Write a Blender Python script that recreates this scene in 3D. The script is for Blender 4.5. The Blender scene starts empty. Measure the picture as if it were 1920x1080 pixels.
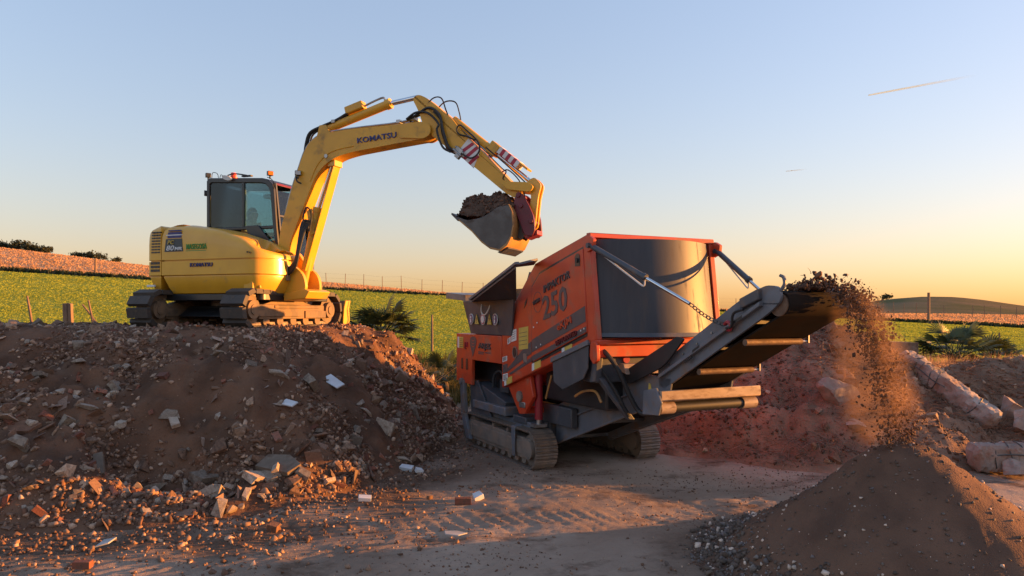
import bpy, bmesh, math, random
import numpy as np
from mathutils import Vector, Matrix

random.seed(7)
RNG = np.random.default_rng(7)
SC = bpy.context.scene
COL = SC.collection

# ------------------------------------------------------------------ camera, sky, sun, exposure
EYE = 2.1
cam = bpy.data.cameras.new('camera')
cam.sensor_width = 36.0
cam.lens = 1390.0 / 1920.0 * 36.0
cam.shift_y = 48.0 / 1920.0
cam.clip_start = 0.1
cam.clip_end = 20000.0
cam_o = bpy.data.objects.new('camera', cam)
cam_o.location = (0, 0, EYE)
cam_o.rotation_euler = (math.radians(90), 0, 0)
COL.objects.link(cam_o)
SC.camera = cam_o

SUN_AZ = math.radians(79)      # from the view direction towards the right
SUN_EL = math.radians(4.3)
sun_dir = Vector((math.sin(SUN_AZ) * math.cos(SUN_EL), math.cos(SUN_AZ) * math.cos(SUN_EL), math.sin(SUN_EL)))
world = bpy.data.worlds.new('World')
SC.world = world
world.use_nodes = True
wn = world.node_tree
bg = wn.nodes['Background']
sky = wn.nodes.new('ShaderNodeTexSky')
sky.sky_type = 'NISHITA'
sky.sun_disc = False
sky.sun_elevation = SUN_EL
sky.sun_rotation = SUN_AZ
sky.altitude = 50
sky.air_density = 1.4
sky.dust_density = 0.9
sky.ozone_density = 3.5
# the evening sky, softened in contrast as the photograph shows it
gam = wn.nodes.new('ShaderNodeGamma'); gam.inputs[1].default_value = 0.63
hsv = wn.nodes.new('ShaderNodeHueSaturation'); hsv.inputs['Saturation'].default_value = 1.02
tint = wn.nodes.new('ShaderNodeMix'); tint.data_type = 'RGBA'; tint.blend_type = 'MULTIPLY'
tint.inputs['Factor'].default_value = 1.0; tint.inputs[7].default_value = (2.88, 2.33, 2.46, 1)
wn.links.new(sky.outputs[0], gam.inputs[0]); wn.links.new(gam.outputs[0], hsv.inputs['Color']); wn.links.new(hsv.outputs[0], tint.inputs[6])
wn.links.new(tint.outputs[2], bg.inputs[0])
bg.inputs[1].default_value = 0.095
sl = bpy.data.lights.new('sun', 'SUN')
sl.energy = 5.0
sl.angle = math.radians(0.6)
sl.color = (1.0, 0.41, 0.09)
sun_o = bpy.data.objects.new('sun', sl)
sun_o.rotation_euler = sun_dir.to_track_quat('Z', 'Y').to_euler()
sun_o.location = (20, 10, 20)
COL.objects.link(sun_o)
vs = SC.view_settings
vs.view_transform = 'Standard'
vs.look = 'None'
vs.gamma = 1.0
vs.use_curve_mapping = False
vs.exposure = 1.55

# ------------------------------------------------------------------ helpers
def at(px, py, Y):
    """photo pixel (1920x1080) at depth Y -> world point"""
    return Vector(((px - 960) / 1390.0 * Y, Y, EYE + (588 - py) / 1390.0 * Y))

def tag(o, label=None, cat=None, group=None, kind=None):
    if label: o['label'] = label
    if cat: o['category'] = cat
    if group: o['group'] = group
    if kind or cat: o['kind'] = kind or 'thing'
    return o

def link(name, data, parent=None, loc=None, rot=None, scale=None):
    o = bpy.data.objects.new(name, data)
    COL.objects.link(o)
    if parent is not None: o.parent = parent
    if loc is not None: o.location = loc
    if rot is not None: o.rotation_euler = rot
    if scale is not None: o.scale = scale
    return o

def empty(name, loc=(0, 0, 0), rz=0.0):
    o = link(name, None, None, loc, (0, 0, rz))
    o.empty_display_size = 0.2
    return o

def perlin2(x, y, seed=0):
    rs = np.random.default_rng(seed)
    perm = rs.permutation(512)
    ang = rs.random(512) * 2 * np.pi
    gx, gy = np.cos(ang), np.sin(ang)
    xi = np.floor(x).astype(int); yi = np.floor(y).astype(int)
    xf = x - xi; yf = y - yi
    def g(ix, iy, dx, dy):
        k = perm[(perm[ix & 511] + iy) & 511]
        return gx[k] * dx + gy[k] * dy
    u = xf * xf * xf * (xf * (xf * 6 - 15) + 10)
    v = yf * yf * yf * (yf * (yf * 6 - 15) + 10)
    a = g(xi, yi, xf, yf); b = g(xi + 1, yi, xf - 1, yf)
    c = g(xi, yi + 1, xf, yf - 1); d = g(xi + 1, yi + 1, xf - 1, yf - 1)
    return (a + u * (b - a)) * (1 - v) + (c + u * (d - c)) * v

def fbm(x, y, f, octv=4, seed=0, gain=0.5):
    s = 0; amp = 1.0
    for i in range(octv):
        s = s + amp * perlin2(x * f, y * f, seed + i)
        f *= 2.03; amp *= gain
    return s

def sstep(a, b, x):
    t = np.clip((x - a) / (b - a), 0, 1)
    return t * t * (3 - 2 * t)

class MB:
    """collects shapes into one mesh"""
    def __init__(s): s.v = []; s.f = []
    def add(s, vs, fs):
        n = len(s.v); s.v += [tuple(p) for p in vs]; s.f += [tuple(i + n for i in f) for f in fs]; return s
    def box(s, x0, x1, y0, y1, z0, z1):
        return s.add([(x0,y0,z0),(x1,y0,z0),(x1,y1,z0),(x0,y1,z0),(x0,y0,z1),(x1,y0,z1),(x1,y1,z1),(x0,y1,z1)],
                     [(0,3,2,1),(4,5,6,7),(0,1,5,4),(1,2,6,5),(2,3,7,6),(3,0,4,7)])
    def hexa(s, b, t):
        return s.add(list(b) + list(t), [(3,2,1,0),(4,5,6,7),(0,1,5,4),(1,2,6,5),(2,3,7,6),(3,0,4,7)])
    def prism(s, poly, y0, y1):
        """profile in (x, z) extruded along y"""
        n = len(poly)
        vs = [(x, y0, z) for x, z in poly] + [(x, y1, z) for x, z in poly]
        fs = [tuple(range(n)), tuple(range(2 * n - 1, n - 1, -1))]
        fs += [(i, i + n, (i + 1) % n + n, (i + 1) % n) for i in range(n)]
        return s.add(vs, fs)
    def plan(s, poly, z0, z1):
        n = len(poly)
        vs = [(x, y, z0) for x, y in poly] + [(x, y, z1) for x, y in poly]
        fs = [tuple(range(n)), tuple(range(2 * n - 1, n - 1, -1))]
        fs += [(i, i + n, (i + 1) % n + n, (i + 1) % n) for i in range(n)]
        return s.add(vs, fs)
    def ring(s, outer, inner, y0, y1):
        """a frame: outer and inner profiles in (x, z), same count, extruded along y"""
        n = len(outer)
        vs = [(x, y0, z) for x, z in outer] + [(x, y0, z) for x, z in inner] + [(x, y1, z) for x, z in outer] + [(x, y1, z) for x, z in inner]
        fs = []
        for i in range(n):
            j = (i + 1) % n
            fs += [(i, j, n + j, n + i), (2*n + i, 3*n + i, 3*n + j, 2*n + j), (i, 2*n + i, 2*n + j, j), (n + i, n + j, 3*n + j, 3*n + i)]
        return s.add(vs, fs)
    def cyl(s, p0, p1, r0, r1=None, n=16, cap=True):
        p0 = Vector(p0); p1 = Vector(p1); r1 = r0 if r1 is None else r1
        d = (p1 - p0).normalized()
        a = d.orthogonal().normalized(); b = d.cross(a)
        vs = []
        for p, r in ((p0, r0), (p1, r1)):
            for i in range(n):
                t = 2 * math.pi * i / n
                vs.append(p + (a * math.cos(t) + b * math.sin(t)) * r)
        fs = [(i, (i + 1) % n, n + (i + 1) % n, n + i) for i in range(n)]
        if cap: fs += [tuple(range(n - 1, -1, -1)), tuple(range(n, 2 * n))]
        return s.add(vs, fs)
    def tube(s, pts, r, n=8, smooth=4):
        pts = [Vector(p) for p in pts]
        if smooth and len(pts) > 2:
            q = []
            P = [pts[0] * 2 - pts[1]] + pts + [pts[-1] * 2 - pts[-2]]
            for i in range(1, len(P) - 2):
                for k in range(smooth):
                    t = k / smooth
                    a, b, c, d = P[i-1], P[i], P[i+1], P[i+2]
                    q.append(0.5 * ((2*b) + (c - a) * t + (2*a - 5*b + 4*c - d) * t*t + (3*b - a - 3*c + d) * t**3))
            q.append(pts[-1]); pts = q
        rr = r if hasattr(r, '__len__') else None
        vs = []; m = len(pts)
        up = (pts[1] - pts[0]).orthogonal().normalized()
        for i, p in enumerate(pts):
            d = (pts[min(i + 1, m - 1)] - pts[max(i - 1, 0)]).normalized()
            up = (up - d * up.dot(d)).normalized(); b = d.cross(up)
            R = r if rr is None else np.interp(i / (m - 1), np.linspace(0, 1, len(rr)), rr)
            for k in range(n):
                t = 2 * math.pi * k / n
                vs.append(p + (up * math.cos(t) + b * math.sin(t)) * R)
        fs = [(i*n + k, i*n + (k+1) % n, (i+1)*n + (k+1) % n, (i+1)*n + k) for i in range(m - 1) for k in range(n)]
        fs += [tuple(range(n - 1, -1, -1)), tuple(range((m-1)*n, m*n))]
        return s.add(vs, fs)
    def rot(s, M):
        s.v = [tuple(M @ Vector(p)) for p in s.v]; return s
    def mesh(s, name, mat=None, smooth=True, angle=35):
        me = bpy.data.meshes.new(name)
        me.from_pydata(s.v, [], s.f)
        bm = bmesh.new(); bm.from_mesh(me)
        bmesh.ops.recalc_face_normals(bm, faces=bm.faces)
        bm.to_mesh(me); bm.free()
        if mat: me.materials.append(mat)
        if smooth:
            me.polygons.foreach_set('use_smooth', [True] * len(me.polygons))
            me.set_sharp_from_angle(angle=math.radians(angle))
        return me
    def build(s, name, mat, parent=None, bevel=0.0, smooth=True, angle=35, loc=None, rot=None, seg=2):
        o = link(name, s.mesh(name, mat, smooth, angle), parent, loc, rot)
        if bevel:
            m = o.modifiers.new('bevel', 'BEVEL'); m.width = bevel; m.segments = seg
            m.limit_method = 'ANGLE'; m.angle_limit = math.radians(30); m.harden_normals = False
        return o

def bulk_mesh(name, V, F, mat, attr=None, smooth=False):
    """V (n,3) and F (m,3|4) arrays -> mesh"""
    V = np.asarray(V, dtype=np.float32); F = np.asarray(F, dtype=np.int32)
    me = bpy.data.meshes.new(name)
    me.vertices.add(len(V)); me.vertices.foreach_set('co', V.ravel())
    k = F.shape[1]
    me.loops.add(F.size); me.loops.foreach_set('vertex_index', F.ravel())
    me.polygons.add(len(F)); me.polygons.foreach_set('loop_start', np.arange(len(F), dtype=np.int32) * k)
    if attr:
        for an, arr in attr.items():
            at_ = me.attributes.new(an, 'FLOAT', 'POINT'); at_.data.foreach_set('value', np.asarray(arr, dtype=np.float32))
    if smooth: me.polygons.foreach_set('use_smooth', np.ones(len(F), dtype=bool))
    me.update(calc_edges=True)
    if isinstance(mat, (list, tuple)):
        for m_ in mat: me.materials.append(m_)
    elif mat: me.materials.append(mat)
    return me

# ------------------------------------------------------------------ materials
MATS = {}
def node(nt, t, **kw):
    n = nt.nodes.new(t)
    for k, v in kw.items():
        if k.startswith('i_'):
            n.inputs[k[2:].replace('_', ' ')].default_value = v
        else: setattr(n, k, v)
    return n

def pmat(name, c1, c2=None, scale=6.0, rough=0.6, metal=0.0, bump=0.0, bscale=30.0, dirt=None, dirt_amt=0.5, dscale=3.0,
         coords='Object', rnd=None, attr=None, spec=0.5, coat=0.0, trans=0.0, stretch=None, detail=6.0, low=0.38, high=0.62):
    m = bpy.data.materials.new(name); m.use_nodes = True
    nt = m.node_tree; L = nt.links.new
    p = nt.nodes['Principled BSDF']
    tc = node(nt, 'ShaderNodeTexCoord')
    vec = tc.outputs[coords]
    if stretch:
        mp = node(nt, 'ShaderNodeMapping'); mp.inputs['Scale'].default_value = stretch
        L(vec, mp.inputs['Vector']); vec = mp.outputs['Vector']
    p.inputs['Roughness'].default_value = rough; p.inputs['Metallic'].default_value = metal
    p.inputs['Specular IOR Level'].default_value = spec
    p.inputs['Coat Weight'].default_value = coat; p.inputs['Coat Roughness'].default_value = 0.15
    c2 = c2 or tuple(c * 0.75 for c in c1)
    nz = node(nt, 'ShaderNodeTexNoise'); nz.inputs['Scale'].default_value = scale; nz.inputs['Detail'].default_value = detail
    L(vec, nz.inputs['Vector'])
    rp = node(nt, 'ShaderNodeValToRGB')
    rp.color_ramp.elements[0].position = low; rp.color_ramp.elements[0].color = (*c2, 1)
    rp.color_ramp.elements[1].position = high; rp.color_ramp.elements[1].color = (*c1, 1)
    L(nz.outputs['Fac'], rp.inputs['Fac'])
    col = rp.outputs['Color']
    if dirt:
        dn = node(nt, 'ShaderNodeTexNoise'); dn.inputs['Scale'].default_value = dscale; dn.inputs['Detail'].default_value = 8; dn.inputs['Roughness'].default_value = 0.65
        L(vec, dn.inputs['Vector'])
        dr = node(nt, 'ShaderNodeMapRange'); dr.inputs['From Min'].default_value = 0.72 - 0.4 * dirt_amt; dr.inputs['From Max'].default_value = 0.85 - 0.3 * dirt_amt
        L(dn.outputs['Fac'], dr.inputs['Value'])
        mx = node(nt, 'ShaderNodeMix', data_type='RGBA'); L(dr.outputs['Result'], mx.inputs['Factor']); L(col, mx.inputs[6]); mx.inputs[7].default_value = (*dirt, 1)
        col = mx.outputs[2]
        rm = node(nt, 'ShaderNodeMapRange'); rm.inputs['To Min'].default_value = rough; rm.inputs['To Max'].default_value = 0.9
        L(dr.outputs['Result'], rm.inputs['Value']); L(rm.outputs['Result'], p.inputs['Roughness'])
    if rnd or attr:
        if attr:
            oi = node(nt, 'ShaderNodeAttribute'); oi.attribute_name = attr; ro = oi.outputs['Fac']; cols = rnd
        else:
            oi = node(nt, 'ShaderNodeObjectInfo'); ro = oi.outputs['Random']; cols = rnd
        r2 = node(nt, 'ShaderNodeValToRGB'); r2.color_ramp.interpolation = 'CONSTANT'
        els = r2.color_ramp.elements
        for i, c in enumerate(cols):
            e = els[i] if i < 2 else els.new(i / len(cols))
            e.position = i / len(cols); e.color = (*c, 1)
        L(ro, r2.inputs['Fac'])
        mx = node(nt, 'ShaderNodeMix', data_type='RGBA', blend_type='MULTIPLY'); mx.inputs['Factor'].default_value = 1.0
        L(col, mx.inputs[6]); L(r2.outputs['Color'], mx.inputs[7]); col = mx.outputs[2]
    L(col, p.inputs['Base Color'])
    if bump:
        bn = node(nt, 'ShaderNodeTexNoise'); bn.inputs['Scale'].default_value = bscale; bn.inputs['Detail'].default_value = 8
        L(vec, bn.inputs['Vector'])
        bp = node(nt, 'ShaderNodeBump'); bp.inputs['Strength'].default_value = bump; bp.inputs['Distance'].default_value = 0.02
        L(bn.outputs['Fac'], bp.inputs['Height']); L(bp.outputs['Normal'], p.inputs['Normal'])
    if trans:
        tl = node(nt, 'ShaderNodeBsdfTranslucent'); L(col, tl.inputs['Color'])
        ms = node(nt, 'ShaderNodeMixShader'); ms.inputs['Fac'].default_value = trans
        L(p.outputs[0], ms.inputs[1]); L(tl.outputs[0], ms.inputs[2]); L(ms.outputs[0], nt.nodes['Material Output'].inputs['Surface'])
    MATS[name] = m
    return m

def glass_mat(name, tint, refl=0.12, dark=1.0):
    m = bpy.data.materials.new(name); m.use_nodes = True
    nt = m.node_tree; L = nt.links.new
    nt.nodes.remove(nt.nodes['Principled BSDF'])
    tr = node(nt, 'ShaderNodeBsdfTransparent'); tr.inputs['Color'].default_value = (*tint, 1)
    gl = node(nt, 'ShaderNodeBsdfGlossy'); gl.inputs['Roughness'].default_value = 0.03; gl.inputs['Color'].default_value = (0.9, 0.95, 1, 1)
    fr = node(nt, 'ShaderNodeFresnel'); fr.inputs['IOR'].default_value = 1.5
    ad = node(nt, 'ShaderNodeMath', operation='ADD'); ad.inputs[1].default_value = refl
    L(fr.outputs[0], ad.inputs[0])
    ms = node(nt, 'ShaderNodeMixShader'); L(ad.outputs[0], ms.inputs['Fac']); L(tr.outputs[0], ms.inputs[1]); L(gl.outputs[0], ms.inputs[2])
    L(ms.outputs[0], nt.nodes['Material Output'].inputs['Surface'])
    MATS[name] = m
    return m

DUST = (0.20, 0.13, 0.085)
pmat('yellow', (0.72, 0.385, 0.030), (0.66, 0.345, 0.026), 3, 0.34, dirt=(0.30, 0.20, 0.10), dirt_amt=0.32, dscale=2.2, coat=0.25)
pmat('yellow_boom', (0.70, 0.37, 0.032), (0.62, 0.325, 0.028), 2.5, 0.42, dirt=(0.30, 0.20, 0.09), dirt_amt=0.4, dscale=3)
pmat('orange', (0.58, 0.062, 0.016), (0.50, 0.05, 0.014), 3, 0.45, dirt=(0.36, 0.15, 0.085), dirt_amt=0.5, dscale=2.8, coat=0.1)
pmat('darkgrey', (0.075, 0.080, 0.092), (0.055, 0.060, 0.070), 4, 0.5, dirt=DUST, dirt_amt=0.4, dscale=4, bump=0.05)
pmat('cover', (0.048, 0.050, 0.058), (0.040, 0.042, 0.050), 2, 0.52, dirt=(0.085, 0.075, 0.07), dirt_amt=0.42, dscale=1.4, stretch=(6, 6, 0.6), spec=0.4)
pmat('conveyor_steel', (0.155, 0.165, 0.19), (0.115, 0.125, 0.145), 3, 0.42, dirt=DUST, dirt_amt=0.55, dscale=3.5, bump=0.08)
pmat('belt', (0.014, 0.012, 0.011), (0.022, 0.017, 0.014), 6, 0.85, dirt=(0.032, 0.018, 0.012), dirt_amt=0.6, spec=0.08)
pmat('black_rubber', (0.014, 0.014, 0.015), (0.02, 0.02, 0.02), 8, 0.55, dirt=(0.05, 0.04, 0.03), dirt_amt=0.25)
pmat('black_paint', (0.016, 0.017, 0.019), (0.024, 0.025, 0.027), 5, 0.4, coat=0.2)
pmat('track_steel', (0.27, 0.215, 0.175), (0.17, 0.135, 0.11), 14, 0.62, metal=0.35, dirt=(0.24, 0.165, 0.115), dirt_amt=0.6, dscale=7, bump=0.2, bscale=60)
pmat('track_pad', (0.045, 0.040, 0.037), (0.07, 0.055, 0.045), 9, 0.7, dirt=(0.12, 0.085, 0.06), dirt_amt=0.45, dscale=9, bump=0.2, bscale=50)
pmat('track_frame', (0.21, 0.175, 0.145), (0.155, 0.125, 0.10), 5, 0.75, dirt=(0.26, 0.19, 0.14), dirt_amt=0.75, dscale=4, bump=0.1)
pmat('undercarriage', (0.20, 0.135, 0.085), (0.14, 0.095, 0.06), 5, 0.7, dirt=(0.26, 0.16, 0.09), dirt_amt=0.7, dscale=5, bump=0.1)
pmat('chrome', (0.72, 0.72, 0.72), (0.65, 0.65, 0.65), 5, 0.16, metal=1.0)
pmat('steel', (0.42, 0.41, 0.40), (0.30, 0.29, 0.28), 8, 0.4, metal=0.8, dirt=DUST, dirt_amt=0.3)
pmat('roller', (0.22, 0.135, 0.085), (0.13, 0.08, 0.055), 12, 0.6, metal=0.3, dirt=(0.15, 0.09, 0.055), dirt_amt=0.6, dscale=9)
pmat('guard', (0.40, 0.29, 0.21), (0.32, 0.22, 0.15), 6, 0.6, dirt=(0.17, 0.10, 0.055), dirt_amt=0.5, dscale=5, stretch=(1, 1, 3))
pmat('bucket_steel', (0.115, 0.108, 0.105), (0.085, 0.078, 0.075), 5, 0.42, metal=0.55, dirt=(0.13, 0.10, 0.08), dirt_amt=0.5, dscale=6, bump=0.06)
pmat('bucket_shell', (0.48, 0.25, 0.075), (0.40, 0.20, 0.06), 5, 0.45, dirt=(0.20, 0.12, 0.07), dirt_amt=0.5, dscale=4)
pmat('hitch_red', (0.15, 0.012, 0.028), (0.11, 0.010, 0.02), 6, 0.4, dirt=(0.10, 0.04, 0.04), dirt_amt=0.3)
pmat('ram_red', (0.34, 0.022, 0.035), (0.28, 0.018, 0.03), 6, 0.35, dirt=(0.18, 0.07, 0.05), dirt_amt=0.35)
pmat('white_print', (0.72, 0.72, 0.70), (0.64, 0.64, 0.62), 6, 0.5)
pmat('yellow_print', (0.62, 0.46, 0.09), (0.55, 0.40, 0.08), 6, 0.5)
pmat('blue_print', (0.018, 0.024, 0.16), (0.015, 0.02, 0.14), 6, 0.4)
pmat('green_print', (0.05, 0.28, 0.05), (0.045, 0.24, 0.045), 6, 0.5)
pmat('red_print', (0.42, 0.02, 0.05), (0.38, 0.02, 0.045), 6, 0.5)
pmat('grey_print', (0.075, 0.068, 0.075), (0.10, 0.075, 0.075), 10, 0.5, dirt=(0.30, 0.07, 0.035), dirt_amt=0.3, dscale=9)
pmat('slate_print', (0.035, 0.05, 0.06), (0.03, 0.045, 0.055), 6, 0.4)
pmat('dark_red_print', (0.17, 0.018, 0.02), (0.15, 0.015, 0.02), 6, 0.5)
pmat('amber', (0.75, 0.20, 0.02), (0.7, 0.18, 0.02), 5, 0.25)
pmat('beacon', (0.80, 0.075, 0.02), (0.75, 0.06, 0.02), 5, 0.25)
pmat('lamp_glass', (0.55, 0.55, 0.52), (0.5, 0.5, 0.48), 5, 0.15)
pmat('seat', (0.022, 0.022, 0.024), (0.016, 0.016, 0.018), 9, 0.8)
pmat('interior', (0.05, 0.052, 0.055), (0.04, 0.042, 0.045), 5, 0.7)
pmat('jacket', (0.62, 0.52, 0.37), (0.52, 0.43, 0.30), 9, 0.85, bump=0.2, bscale=25)
pmat('trousers', (0.05, 0.055, 0.075), (0.04, 0.045, 0.06), 9, 0.85)
pmat('skin', (0.60, 0.36, 0.26), (0.44, 0.24, 0.165), 12, 0.5)
pmat('hair', (0.03, 0.022, 0.017), (0.02, 0.016, 0.012), 20, 0.7)
glass_mat('glass', (0.52, 0.68, 0.70), 0.0)
glass_mat('glass_dark', (0.22, 0.28, 0.31), 0.0)
pmat('soil_dark', (0.125, 0.080, 0.056), (0.080, 0.052, 0.038), 7, 0.95, bump=0.9, bscale=34, coords='Object', spec=0.15)
pmat('soil_mound', (0.178, 0.092, 0.055), (0.092, 0.050, 0.032), 1.6, 0.95, bump=0.9, bscale=26, dirt=(0.19, 0.105, 0.064), dirt_amt=0.5, dscale=0.9, spec=0.12, detail=9)
pmat('soil_red', (0.34, 0.205, 0.138), (0.18, 0.106, 0.072), 2.4, 0.95, bump=1.0, bscale=30, dirt=(0.12, 0.062, 0.042), dirt_amt=0.5, dscale=1.2, spec=0.12, detail=9)
pmat('soil_bank', (0.26, 0.155, 0.10), (0.16, 0.097, 0.066), 2.2, 0.95, bump=1.0, bscale=26, dirt=(0.24, 0.13, 0.08), dirt_amt=0.5, dscale=1.5, spec=0.12, detail=9)
pmat('soil_fine', (0.172, 0.094, 0.060), (0.120, 0.067, 0.045), 2.5, 0.95, bump=0.6, bscale=70, dirt=(0.18, 0.10, 0.066), dirt_amt=0.45, dscale=1.3, spec=0.12, detail=9)
STONE = [(1, .86, .74), (0.62, .47, .38), (0.78, .63, .53), (0.50, .37, .30), (1.2, 1.05, .92), (0.66, .44, .33), (.85, .71, .6), (.55, .42, .34), (1.75, 1.6, 1.45), (.58, .44, .36)]
pmat('stone', (0.36, 0.265, 0.195), (0.22, 0.156, 0.115), 7, 0.9, bump=0.35, bscale=30, rnd=STONE, dirt=(0.15, 0.095, 0.066), dirt_amt=0.55, dscale=5)
pmat('stone_bits', (0.32, 0.225, 0.165), (0.195, 0.132, 0.096), 9, 0.9, rnd=STONE, attr='rnd')
pmat('gravel_bits', (0.26, 0.21, 0.175), (0.16, 0.13, 0.108), 9, 0.85, rnd=[(.55, .48, .42), (.5, .42, .36), (.75, .7, .66), (.45, .38, .33), (1.0, 1.0, 1.02), (.6, .52, .46), (.5, .43, .38), (3.0, 2.8, 2.6), (.8, .8, .9), (.5, .4, .34)], attr='rnd')
pmat('clod_bits', (0.15, 0.080, 0.05), (0.095, 0.053, 0.035), 9, 0.95, rnd=[(.8, .8, .8), (1.1, 1.05, 1), (.65, .62, .6), (1.4, 1.2, 1.0)], attr='rnd')
pmat('brick', (0.30, 0.105, 0.062), (0.22, 0.078, 0.048), 8, 0.9, bump=0.3, bscale=40, rnd=[(1, 1, 1), (.7, .65, .6), (1.25, 1.35, 1.35), (.55, .55, .55), (.85, .8, .75)], dirt=(0.13, 0.08, 0.055), dirt_amt=0.6, dscale=6)
pmat('concrete', (0.42, 0.34, 0.27), (0.29, 0.23, 0.18), 6, 0.9, bump=0.3, bscale=26, rnd=[(1, 1, 1), (.7, .67, .62), (1.2, 1.17, 1.12), (.5, .46, .42), (.85, .8, .75)], dirt=(0.19, 0.12, 0.082), dirt_amt=0.6, dscale=5)
pmat('tile', (0.27, 0.16, 0.11), (0.20, 0.12, 0.08), 8, 0.8, rnd=[(1, 1, 1), (.6, .6, .6), (1.5, 1.8, 2.0), (.8, .75, .7)], dirt=(0.12, 0.08, 0.055), dirt_amt=0.5, dscale=7)
pmat('pillar', (0.46, 0.37, 0.315), (0.27, 0.20, 0.165), 7, 0.95, bump=1.0, bscale=11, dirt=(0.24, 0.13, 0.085), dirt_amt=0.65, dscale=3.5, detail=10)
pmat('boulder', (0.36, 0.27, 0.225), (0.24, 0.175, 0.14), 5, 0.92, bump=0.5, bscale=14, dirt=(0.17, 0.085, 0.055), dirt_amt=0.55, dscale=3)
pmat('white_board', (0.66, 0.67, 0.68), (0.56, 0.57, 0.58), 5, 0.6, dirt=(0.30, 0.25, 0.2), dirt_amt=0.25)
pmat('plastic', (0.55, 0.55, 0.55), (0.42, 0.42, 0.42), 6, 0.45, trans=0.3)
pmat('wood', (0.26, 0.17, 0.105), (0.17, 0.11, 0.07), 5, 0.85, stretch=(9, 9, 1), bump=0.3)
pmat('straw', (0.36, 0.20, 0.115), (0.24, 0.12, 0.07), 5, 0.9, trans=0.15)
pmat('root', (0.30, 0.170, 0.115), (0.20, 0.112, 0.076), 5, 0.95)
pmat('wire', (0.12, 0.11, 0.10), (0.09, 0.08, 0.075), 5, 0.6, metal=0.6)
pmat('grass', (0.36, 0.40, 0.055), (0.29, 0.33, 0.045), 0.13, 0.8, trans=0.4, rnd=[(1, 1, 1), (.92, .95, .92), (1.1, 1.05, .95), (.85, .9, .88)], attr='rnd', spec=0.2)
pmat('dry_grass', (0.60, 0.37, 0.21), (0.50, 0.30, 0.165), 0.2, 0.85, trans=0.4, rnd=[(1, 1, 1), (.9, .88, .86), (1.1, 1.08, 1.05), (.8, .78, .72)], attr='rnd', spec=0.2)
pmat('rough_grass', (0.17, 0.135, 0.055), (0.09, 0.085, 0.03), 0.6, 0.85, trans=0.3, rnd=[(1, 1, 1), (.7, .8, .6), (1.6, 1.3, 1.0), (.55, .6, .5)], attr='rnd', spec=0.2)
pmat('leaf_palm', (0.075, 0.095, 0.032), (0.045, 0.06, 0.022), 3, 0.55, trans=0.25, rnd=[(1, 1, 1), (.7, .75, .7), (1.3, 1.2, .9), (.55, .6, .55)])
pmat('leaf_bush', (0.055, 0.064, 0.024), (0.032, 0.04, 0.016), 2, 0.7, trans=0.25, rnd=[(1, 1, 1), (.65, .7, .6), (1.5, 1.35, 1.0), (.5, .5, .45)], attr='rnd')
pmat('bark', (0.10, 0.07, 0.05), (0.06, 0.045, 0.032), 8, 0.95, bump=0.4)
pmat('hill_scrub', (0.17, 0.12, 0.065), (0.085, 0.085, 0.035), 0.05, 0.95, rnd=None)

# ------------------------------------------------------------------ the ground: yard, field, dry strip, far hill in one sheet
def lerp_tab(x, xs, ys): return np.interp(x, xs, ys)

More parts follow.
